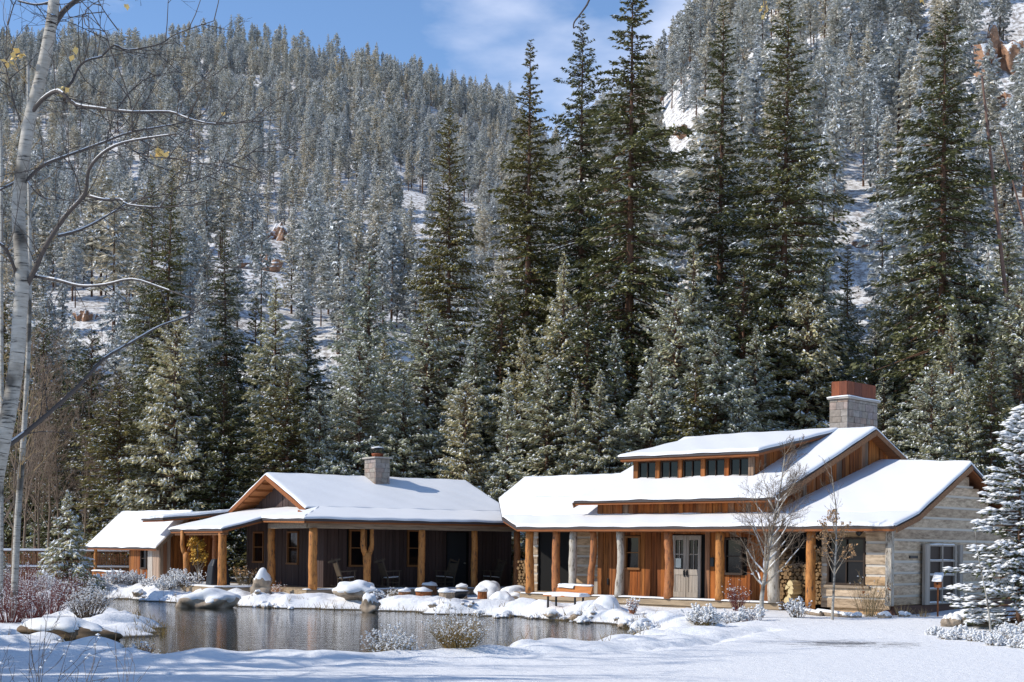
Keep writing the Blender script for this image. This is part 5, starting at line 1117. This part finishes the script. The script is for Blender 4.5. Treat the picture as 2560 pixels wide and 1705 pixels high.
for i in range(64):
    j = rq.randrange(len(FAR) - 1); t = rq.random(); x = FAR[j][0]*(1 - t) + FAR[j + 1][0]*t + rq.gauss(0, .25); y = FAR[j][1]*(1 - t) + FAR[j + 1][1]*t + rq.gauss(.15, .3); s_ = rq.choice((.22, .3, .4, .5, .75))
    if i < 4: o = rock('stone', (x, y, max(hz(x, y), -.03)), 130 + i, .30, .24, .2, 'small half-buried stone with snow on top at the far pond edge', 'stone', snow=.05, cut=.42, rough=.22, group='stones along the far pond edge'); KS = (KS + [o]) if i else [o]
    else: o = copy_tree(KS[i % 4]); o.location = (x, y, max(hz(x, y), -.03))
    o.scale = (s_, s_, s_); o.rotation_euler = (0, 0, rq.uniform(0, 6.28))
def outcrop(hit, w, h, seed, label):
    """a formation of several broken, steep-sided blocks grown together"""
    r2 = random.Random(seed); V = []; Fc = []; k = 0; sx = w/F*hit[1]/2; sz = h/F*hit[1]
    for j in range(6):
        v, f = ICO3; p = v*1.0
        for i in range(14):
            d = np.array([r2.gauss(0, 1), r2.gauss(0, 1), r2.gauss(0, .35)]); d /= np.linalg.norm(d); e_ = p@d - r2.uniform(.45, .8); p = p - np.clip(e_, 0, None)[:, None]*d
        e_ = p[:, 2] - r2.uniform(.55, .8); p[:, 2] -= np.clip(e_, 0, None)
        for i in range(6): wv = np.array([r2.gauss(0, 4), r2.gauss(0, 4), r2.gauss(0, 5)]); p = p + _unit(v)*(0.03*np.sin(p@wv + i))[:, None]
        t = j/5 - .5; hh = sz*r2.uniform(.45, 1.0)*(1.1 - abs(t)); p = p*np.array([sx*r2.uniform(.45, .7), sx*r2.uniform(.6, .9), hh]); p += np.array([t*1.7*sx, r2.uniform(-.4, .5)*sx, hh*.15]); V.append(p); Fc.append(f + k); k += len(v)
    e = empty('rock_outcrop', hit); tag(e, label, 'cliff'); me = np_mesh('rock', np.concatenate(V), [np.concatenate(Fc)]); me.materials.append(M['cliff']); attach('rock', me, e)
for i, (c_, h_) in enumerate(zip(CLIFFS, CLIFF_HIT)): outcrop(h_, c_[2]*1.3, c_[3]*.85, 40 + i, c_[4])

# ------------------------------------------------------------------ stumps, fire bowl, bench, logs
def stump(px, Yd, z, r, h, label, lean=0.0, mat='beam'):
    X_ = (px - 1280)/F*Yd; z = max(z, hz(X_, Yd)) if z is None else z; e = empty('log_stump', (X_, Yd, z)); e.rotation_euler = (0, lean, px*.1); tag(e, label, 'stump'); rr_ = random.Random(px); mb = MB()
    mb.tube([(0, 0, -.12), (0, 0, h*.3), (0, 0, h*.7), (0, 0, h)], [r*1.08, r, r*.97, r], 14, 0, .05, rr_); mb.build('wood', mat, e, smooth=False)
    mb = MB(); mb.tube([(0, 0, h + .003), (0, 0, h + .05), (.01, 0, h + .1), (0, 0.01, h + .12)], [r*1.08, r*1.12, r*.9, r*.35], 16, 0, .05, rr_); mb.build('snow_cap', 'snow', e, smooth=True)
g_ = lambda px, Yd: hz((px - 1280)/F*Yd, Yd)
stump(1073, 56.0, g_(1073, 56.0) + .05, .30, .32, 'squat log stump nearest the porch, behind the fire bowl', .06, 'brownbeam')
stump(1060, 52.4, g_(1060, 52.4), .30, .22, 'orange-sided log stump left of the fire bowl', 0, 'wood')
stump(1118, 51.2, g_(1118, 51.2), .29, .28, 'knobbly grey log stump in front of the fire bowl', 0)
stump(1156, 53.9, g_(1156, 53.9), .21, .42, 'tall pale grey ridged stump right of the fire bowl', .03)
stump(1207, 53.6, g_(1207, 53.6), .19, .28, 'small stump with tan side near the snowy boulders', 0, 'wood')
stump(1012, 52.0, g_(1012, 52.0), .22, .20, 'low stump almost buried in snow at the left of the stump ring', 0, 'brownbeam')
X_ = (1138 - 1280)/F*52.6; e = empty('fire_bowl', (X_, 52.6, g_(1138, 52.6))); tag(e, 'dark metal fire bowl half filled with snow among the stumps', 'fire bowl')
mb = MB(); mb.tube([(0, 0, -.05), (0, 0, .05), (0, 0, .18), (0, 0, .30), (0, 0, .305)], [.2, .34, .5, .58, .56], 20); mb.build('bowl', 'metal', e, smooth=True); mb = MB(); mb.tube([(0, 0, .29), (0, 0, .33), (0, 0, .37)], [.54, .5, .2], 18); mb.build('snow_fill', 'snow', e, smooth=True)
# bench
p = atY(1366, 1522, 46.3); bench = empty('garden_bench', (p.x, p.y, hz(p.x, p.y) - .02), TH_R); tag(bench, 'small orange wooden bench with thick snow on its seat by the pond', 'bench')
BL = 1.45; mb = MB()
for k in range(4): mb.box(-.12, BL, k*.125 - .05, k*.125 + .068, .40, .44)
mb.build('seat', 'bench', bench, bevel=.005)
mb = MB(); mb.add([(-.05, .50, .50), (BL, .50, .50), (BL, .545, .50), (-.05, .545, .50), (-.05, .60, .76), (BL, .60, .76), (BL, .645, .76), (-.05, .645, .76)], [(3, 2, 1, 0), (4, 5, 6, 7), (0, 1, 5, 4), (1, 2, 6, 5), (2, 3, 7, 6), (3, 0, 4, 7)]); mb.build('backrest', 'bench', bench, bevel=.01)
for (a, b) in ((0.05, 0.02), (BL - .25, 0.02), (0.05, .42), (BL - .25, .42)): mb = MB(); mb.box(a - .025, a + .025, b - .025, b + .025, -.06, .398); mb.build('leg', 'metal', bench)
sm = MB(); snow_quad(sm, [(-.12, -.04, .442), (BL, -.04, .442), (BL, .44, .442), (-.12, .44, .442)], .10, 20, 8, over=.01, edge=.12); snow_quad(sm, [(-.03, .592, .762), (BL - .02, .592, .762), (BL - .02, .652, .762), (-.03, .652, .762)], .05, 20, 3, over=.01, edge=.05)
snow_quad(sm, [(.02, .50, .66), (.7, .50, .67), (.7, .575, .75), (.02, .575, .75)], .02, 18, 8, over=0, edge=.08, rough=.012); sm.build('seat_snow', 'snow', bench, smooth=True)
# logs edging the bed before the log wing
for (a, b, lb) in (((1988, 1521, .50), (2052, 1530, .46), 'weathered edging log in the snow, nearer the woodpile'), ((2044, 1527, .48), (2112, 1536, .42), 'weathered edging log in the snow, nearer the log wing corner')):
    p0 = atZ(*a); p1 = atZ(*b); p1.z = hz(p1.x, p1.y) + .05; p0.z = hz(p0.x, p0.y) + .08; e = empty('edging_log', p0); tag(e, lb, 'log'); mb = MB(); mb.tube([Vector((0, 0, 0)), (p1 - p0)*.5, p1 - p0], [.09, .085, .07], 10, 0, .05, random.Random(3)); mb.build('wood', 'beam', e, smooth=True)
    v, f = tubes([((0, 0, .06), tuple((p1 - p0) + Vector((0, 0, .05))), .075, .06)], 8); me = np_mesh('snow_cap', v, [f], smooth=True); me.materials.append(M['snow']); attach('snow_cap', me, e)
# firewood: every split log is a thing
def logmesh(seed, mat, L=.42):
    r2 = random.Random(seed); n = r2.choice((3, 4, 4, 5, 7)); r = r2.uniform(.065, .095); mb = MB(); a0_ = r2.uniform(0, 6.28); ring = [(r*r2.uniform(.75, 1.1)*math.cos(a0_ + 6.283*i/n), r*r2.uniform(.75, 1.1)*math.sin(a0_ + 6.283*i/n)) for i in range(n)]
    mb.add([(x, -L/2, z) for x, z in ring] + [(x, L/2, z) for x, z in ring], [tuple(range(n))[::-1], tuple(range(n, 2*n))] + [(i, (i + 1) % n, (i + 1) % n + n, i + n) for i in range(n)])
    me = bpy.data.meshes.new('firewood_log'); me.from_pydata(mb.v, [], mb.f); me.materials.append(M[mat]); me.update(); return me
LOGS = [logmesh(i, 'firewood') for i in range(9)]; FRESH = [logmesh(30 + i, 'freshwood') for i in range(3)]
MR = Matrix.Translation((0.5425, 51.9324, 0)) @ Matrix.Rotation(TH_R, 4, 'Z')
rw = random.Random(4)
def stack(a0, a1, b, z0, z1, label, grp, meshes=LOGS, step=.145, top=None):
    z = z0 + .07; row = 0
    while z < z1:
        a = a0 + (.07 if row % 2 else 0)
        while a < a1:
            if top is None or z < top(a):
                o = bpy.data.objects.new('firewood_log', rw.choice(meshes)); COL.objects.link(o); o.matrix_world = MR @ Matrix.Translation((a + rw.uniform(-.012, .012), b + rw.uniform(-.05, .05), z)) @ Matrix.Rotation(rw.uniform(0, 6.28), 4, 'Y'); tag(o, label, 'firewood', grp)
            a += step
        z += .125; row += 1
stack(10.05, 12.0, .85, .60, 2.45, 'split log in the tall sunlit firewood stack left of the log wing', 'logs of the tall firewood stack', top=lambda a: 2.05 + .3*math.sin(a*5))
stack(-2.6, -1.75, 2.6, .66, 1.75, 'split log in the dim firewood stack at the porch corner', 'logs of the dim firewood stack')
for i, (a, z) in enumerate([(10.93, .72), (11.10, .73), (11.0, .86), (11.04, 1.0), (10.92, 1.13), (11.1, 1.12), (11.04, 1.26)]):
    o = bpy.data.objects.new('firewood_log', FRESH[i % 3]); COL.objects.link(o); o.matrix_world = MR @ Matrix.Translation((a, .38, z)) @ Matrix.Rotation(i*.7, 4, 'Y') @ Matrix.Scale(1.25, 4); tag(o, 'bright freshly split log in the small pile by the pale end post', 'firewood', 'fresh logs by the end post')
mb = MB(); mb.box(-.17, .17, -.02, .02, 0, .55); e = empty('wood_block', MR @ Vector((2.05, 1.5, DZ)), TH_R); tag(e, 'short plank block standing on the porch behind the pale post', 'wood block'); mb.build('plank', 'doorwood', e, bevel=.01)

# ------------------------------------------------------------------ rocking chairs, covered grill
ML = Matrix.Translation((-7.5958, 53.3742, 0)) @ Matrix.Rotation(TH_L, 4, 'Z')
def rocking_chair(label):
    e = empty('rocking_chair'); tag(e, label, 'rocking chair', 'rocking chairs on the porch'); W = .27
    for s in (-1, 1):
        mb = MB(); pts_ = [(-.52 + 1.04*i/8, s*W, .02 + .09*((i/4) - 1)**2) for i in range(9)]
        for i in range(8): mb.bar(pts_[i], pts_[i + 1], .035, .04)
        mb.build('rocker', 'chair', e)
        mb = MB(); mb.bar((.24, s*W, .04), (.26, s*W, .66), .04, .04); mb.build('front_leg', 'chair', e)
        mb = MB(); mb.bar((-.22, s*W, .04), (-.24, s*W, .42), .04, .04); mb.bar((-.24, s*W, .40), (-.50, s*W, 1.15), .04, .045); mb.build('back_post', 'chair', e)
        mb = MB(); mb.bar((.34, s*W, .68), (-.34, s*W, .64), .085, .03); mb.build('armrest', 'chair', e)
        mb = MB(); mb.bar((.25, s*W, .22), (-.23, s*W, .22), .025, .025); mb.build('stretcher', 'chair', e)
    mb = MB(); mb.bar((.28, 0, .42), (-.25, 0, .37), .5, .035); mb.build('seat', 'chair', e)
    mb = MB(); mb.bar((-.27, 0, .46), (-.45, 0, .98), .46, .022); mb.bar((-.47, 0, 1.03), (-.49, 0, 1.10), .5, .03); mb.build('backrest', 'chair', e)
    mb = MB(); mb.bar((.24, -W, .2), (.24, W, .2), .025, .025); mb.bar((.24, -W, .3), (.24, W, .3), .025, .025); mb.build('rung', 'chair', e)
    mb = MB(); mb.bar((.30, 0, .452), (-.20, 0, .405), .46, .02); mb.build('seat_snow', 'snow', e)
    return e
ch0 = rocking_chair('dark rocking chair nearest the house corner, facing right, light on its back')
for i, (a, b, rz, lb) in enumerate([(1.95, .85, -.15, None), (3.95, .95, -.05, 'dark rocking chair just right of the forked post, facing right'), (6.5, 1.0, math.pi + .2, 'dim rocking chair left of the house door, facing left'), (8.75, 1.0, math.pi, 'dim rocking chair nearest the firewood at the porch corner, facing left')]):
    c = ch0 if i == 0 else copy_tree(ch0)
    c.matrix_world = ML @ Matrix.Translation((a, b, DZ + .005)) @ Matrix.Rotation(rz, 4, 'Z')
    if lb: c['label'] = lb
e = empty('covered_grill', ML @ Vector((-1.75, 4.75, DZ)), TH_L); tag(e, 'grill under a black fabric cover beside the smooth orange porch post', 'grill')
mb = MB(); mb.add([(-.42, -.32, 0), (.42, -.32, 0), (.42, .32, 0), (-.42, .32, 0), (-.34, -.28, .8), (.34, -.28, .8), (.34, .28, .8), (-.34, .28, .8), (-.22, -.16, 1.08), (.22, -.16, 1.08), (.22, .16, 1.08), (-.22, .16, 1.08)],
                  [(3, 2, 1, 0), (0, 1, 5, 4), (1, 2, 6, 5), (2, 3, 7, 6), (3, 0, 4, 7), (4, 5, 9, 8), (5, 6, 10, 9), (6, 7, 11, 10), (7, 4, 8, 11), (8, 9, 10, 11)]); mb.build('cover', 'cover', e, bevel=.06)

# ------------------------------------------------------------------ birdhouse, salvaged window rack, fence, low plank wall
p = atY(2345, 1465, 42.0); e = empty('birdhouse', (p.x, p.y, hz(p.x, p.y)), TH_R + .2); e.scale = (.72, .72, .94); tag(e, 'little orange birdhouse with snow on its roof on a post before the log wall', 'birdhouse'); zt = p.z - hz(p.x, p.y)
mb = MB(); mb.box(-.03, .03, -.03, .03, -.1, zt); mb.build('pole', 'wood', e); mb = MB(); mb.box(-.14, .14, -.12, .12, zt, 0, 0, (zt + .22, zt + .22, zt + .38, zt + .38)); mb.build('box', 'wood', e, bevel=.006)
mb = MB(); mb.add([(-.2, -.2, zt + .20), (.2, -.2, zt + .20), (.2, .18, zt + .425), (-.2, .18, zt + .425), (-.2, -.2, zt + .225), (.2, -.2, zt + .225), (.2, .18, zt + .45), (-.2, .18, zt + .45)], [(3, 2, 1, 0), (4, 5, 6, 7), (0, 1, 5, 4), (1, 2, 6, 5), (2, 3, 7, 6), (3, 0, 4, 7)]); mb.build('roof', 'fascia', e)
sm = MB(); snow_quad(sm, [(-.2, -.2, zt + .226), (.2, -.2, zt + .226), (.2, .18, zt + .451), (-.2, .18, zt + .451)], .05, 5, 5, over=.0, edge=.06); sm.build('roof_snow', 'snow', e, smooth=True)
mb = MB(); mb.tube([(0, -.118, zt + .13), (0, -.126, zt + .13)], [.035, .035], 10); mb.build('entrance_hole', 'black', e)  # solid disc, black in place of the shade inside a hole
rack = empty('window_rack', MR @ Vector((14.52, 2.0, 0.66)), TH_R); tag(rack, 'salvaged grey window frame rack with snowy cross bars against the log end wall', 'rack')
mb = MB()
for (b, w) in ((.04, .2), (.30, .05), (1.22, .05), (2.10, .09), (2.42, .12)): mb.box(0, .10 if w > .1 else .07, b, b + w*1.6, 0, 1.86)
for z in (.0, .44, .88, 1.32, 1.80): mb.box(.01, .065, .382, 2.098, z, z + .05)
mb.build('frame', 'doorwood', rack); mb = MB(); mb.box(-.01, .0, .3, 2.3, .02, 1.82); mb.build('back_board', 'darkframe', rack)
sm = MB()
for z in (.05, .49, .93, 1.37, 1.85): snow_quad(sm, [(.012, .39, z), (.064, .39, z), (.064, 2.09, z), (.012, 2.09, z)], .03, 2, 14, over=0, edge=.03)
sm.build('bar_snow', 'snow', rack, smooth=True)
fence = empty('picket_fence', atY(5, 1440, 66)); fence.location.z = hz(fence.location.x, 66); tag(fence, 'brown picket fence with snow-topped rails behind the shed and left bushes', 'fence')
fx1 = atY(480, 1440, 69).x - fence.location.x; rr = random.Random(8); mb = MB(); n = 74
for i in range(n):
    x = fx1*i/n; y = 3*i/n; hh = 1.32 + rr.uniform(-.1, .1); mb.box(x, x + .09, y, y + .025, 0.0, hh)
mb.build('pickets', 'brownbeam', fence)
for z in (.62, 1.38): mb = MB(); mb.bar((0, -.04, z), (fx1, 2.96, z), .07, .08); r_ = mb.build('rail', 'bark', fence); v, f = tubes([((0, -.04, z + .06), (fx1, 2.96, z + .06), .06, .06)], 6); me = np_mesh('rail_snow', v, [f], smooth=True); me.materials.append(M['snow']); attach('rail_snow', me, r_)
for i in range(7): x = fx1*i/6; mb = MB(); mb.tube([(x, 3*i/6 + .1, -.2), (x, 3*i/6 + .1, 1.6)], [.08, .07], 8); mb.build('post', 'bark', fence, smooth=True)
MS = Matrix.Translation((-15.5215, 62.0, 0)) @ Matrix.Rotation(TH_R, 4, 'Z')
e = empty('plank_wall', MS @ Vector((-5.3, .1, .3)), TH_R); tag(e, 'low orange plank wall with snow along its top at the open shed side', 'low wall')
mb = MB(); boards(mb, 'a', 0, 0, 2.6, 0, lambda a: .72); mb.box(0, 2.6, .003, .08, 0, .7); mb.build('planks', 'siding', e); sm = MB(); snow_quad(sm, [(-.03, -.06, .725), (2.62, -.06, .725), (2.62, .1, .725), (-.03, .1, .725)], .05, 16, 3, edge=.06); sm.build('top_snow', 'snow', e, smooth=True)

# ------------------------------------------------------------------ shrubs
def sg(px, Yd, *a, **k): return shrub(k.pop('name', 'shrub'), at_ground(px, Yd, -.02), *a, **k)
sg(985, 28.2, 1, .72, 1.25, 'rounded ochre shrub thick with snow at the near shore, left of its neighbour', mat='ochretwig', nst=110, snow=.5, blob=.017)
sg(1150, 28.6, 2, .88, 1.35, 'rounded ochre-brown shrub with taller snowy twigs at the near shore', mat='ochretwig', nst=150, snow=.25, blob=.015)
sg(222, 39.0, 3, 1.0, 1.35, 'grey twiggy shrub with ochre base at the left pond shore', mat='twig', nst=130, snow=.32, blob=.018)
for i, (px, Yd, h, w) in enumerate([(75, 38.5, 1.1, 1.6), (25, 36.8, 1.0, 1.4), (125, 40.5, 1.05, 1.5), (170, 45, 1.1, 1.4), (60, 46, 1.5, 1.8), (10, 42, 1.4, 1.6)]):
    sg(px, Yd, 10 + i, h, w, 'dark red twiggy willow clump flecked with snow at the left shore', mat='redtwig', nst=90, snow=.11, blob=.016, group='red willow clumps at the left shore', name='willow_shrub', up=.08, rst=.009)
sg(1762, 37.6, 20, .58, 1.3, 'wide low shrub mounded with snow at the right end of the pond', mat='ochretwig', nst=100, snow=.75, blob=.026)
sg(1828, 39.5, 21, .5, .8, 'small snowy shrub between the mounded shrub and the young aspen', mat='twig', nst=50, snow=.65, blob=.024)
sg(1878, 39.8, 22, .55, .9, 'thin twiggy shrub with snow right at the foot of the young aspen', mat='redtwig', nst=34, snow=.5, blob=.03)
sg(1602, 37.2, 23, .42, .8, 'low snow-covered shrub at the right tip of the pond', mat='tantwig', nst=60, snow=.75, blob=.025)
sg(1583, 43.8, 24, .55, .36, 'small russet cone-shaped tuft standing in the snow right of the boulders', mat='rusttwig', nst=60, snow=.25, blob=.03, lev=1, up=.12)
sg(615, 56.2, 25, 1.25, 1.0, 'tall tan flower stalks with seed heads at the left porch', mat='tantwig', nst=34, snow=.06, blob=.03, lev=1, up=.1, seeds=('tanleaf', 20, .05), name='dry_stalks', cat='dry plant')
sg(690, 55.0, 26, .62, .9, 'reddish twiggy shrub right of the speckled boulder', mat='rusttwig', nst=40, snow=.08, blob=.02)
sg(478, 57.5, 27, .9, 1.4, 'snow-flecked twiggy shrub before the far porch posts', mat='twig', nst=50, snow=.4, blob=.03)
sg(2172, 42.0, 28, 1.25, 1.5, 'leafless tan shrub against the log wing corner', mat='tantwig', nst=46, snow=.02, blob=.02, seeds=('ember', 2, .05))
sg(2260, 41.9, 29, .5, .9, 'tuft of dry tan grass at the rusty plinth', mat='tantwig', nst=40, snow=0, lev=0, name='grass_tuft', cat='grass')
sg(2310, 41.7, 30, .4, .8, 'smaller tuft of dry tan grass under the window rack', mat='tantwig', nst=30, snow=0, lev=0, name='grass_tuft', cat='grass')
sg(1995, 41.2, 31, .62, .8, 'little snowy shrub at the deck end below the firewood', mat='twig', nst=40, snow=.5, blob=.024)
sg(1845, 44.2, 32, .95, .7, 'dark red dry shrub against the sunlit boards below the right window', mat='redtwig', nst=60, snow=.05, blob=.02)
sg(940, 51.2, 33, .35, .9, 'low snowy twigs beside the long low boulder', mat='rusttwig', nst=40, snow=.5, blob=.03)
sg(985, 52.6, 34, .5, .5, 'small yellowish shrub under the second rocking chair', mat='ochretwig', nst=30, snow=.15, blob=.02)
for i, (px, Yd, h, w) in enumerate([(290, 60.2, .6, 1.3), (335, 60.5, .8, 1.2), (380, 59.2, .55, 1.3), (440, 58.0, .7, 1.2), (245, 59.5, .6, 1.3), (205, 57.0, .7, 1.4), (415, 57.4, .5, 1.2), (160, 53.5, .7, 1.4), (110, 52.0, .8, 1.5)]):
    sg(px, Yd, 50 + i, h, w, 'small snow-smothered shrub on the bank before the shed', mat='twig', nst=60, snow=.7, blob=.027, group='snowy shrubs on the bank before the shed')
for i, (px, Yd, h, w) in enumerate([(2380, 34.2, .3, .9), (2450, 33.5, .35, 1.0), (2520, 33.4, .4, 1.0), (2410, 35.6, .3, .9), (2545, 35.4, .45, 1.1), (2490, 32.2, .28, .9), (2340, 35.6, .25, .8), (2560, 31.5, .3, .9)]):
    sg(px, Yd, 70 + i, h, w, 'low snow-buried shrub on the bank beside the drive under the spruce', mat='tantwig', nst=60, snow=.6, blob=.024, group='low shrubs beside the drive')
X_ = (70 - 1280)/F*15; shrub('shrub', (X_, 15, hz(X_, 15) - .1), 90, 1.65, 2.1, 'dark leafless bush close to the camera in the lower left corner', mat='darktwig', nst=16, snow=.05, blob=.018, lev=2, rst=.008)
X_ = (300 - 1280)/F*14; shrub('dry_stalks', (X_, 14, hz(X_, 14) - .1), 92, 1.55, .9, 'few thin dry stalks close to the camera at lower left', 'dry plant', mat='twig', nst=6, snow=0, lev=1, rst=.005)
sg(420, 28.8, 93, .32, 1.2, 'brown dry reeds at the near left shore', mat='ochretwig', nst=70, snow=.2, blob=.02, lev=0, name='reeds', cat='reeds')
sg(355, 29.2, 94, .3, 1.0, 'snow-caked brown reeds beside the low snow mound stone', mat='rusttwig', nst=50, snow=.5, blob=.03, lev=0, name='reeds', cat='reeds')
# dry grass poking out of the snow along the water line
rs = np.random.RandomState(21); gv = []; gs = []
for i in range(len(POND)):
    x0, y0 = POND[i]; x1, y1 = POND[(i + 1) % len(POND)]; L = math.hypot(x1 - x0, y1 - y0)
    for k in range(int(L*22)):
        t = rs.rand(); x = x0 + (x1 - x0)*t + rs.normal(0, .3); y = y0 + (y1 - y0)*t + rs.normal(0, .3); z = hz(x, y)
        if z < -.1 or rs.rand() < .35 + .5*math.sin(x*2.1 + y): continue
        for _ in range(rs.randint(2, 6)):
            a = rs.uniform(0, 6.28); h = rs.uniform(.05, .26); gs.append(((x, y, z - .03), (x + .6*h*math.cos(a), y + .6*h*math.sin(a), z + h), .006, .002))
v, f = tubes(gs, 3); me = np_mesh('shore_grass', v, [f]); me.materials.append(M['ochretwig']); o = link('shore_grass', me); tag(o, 'short dry grass blades poking out of the snow along the pond edge', 'grass', kind='stuff')
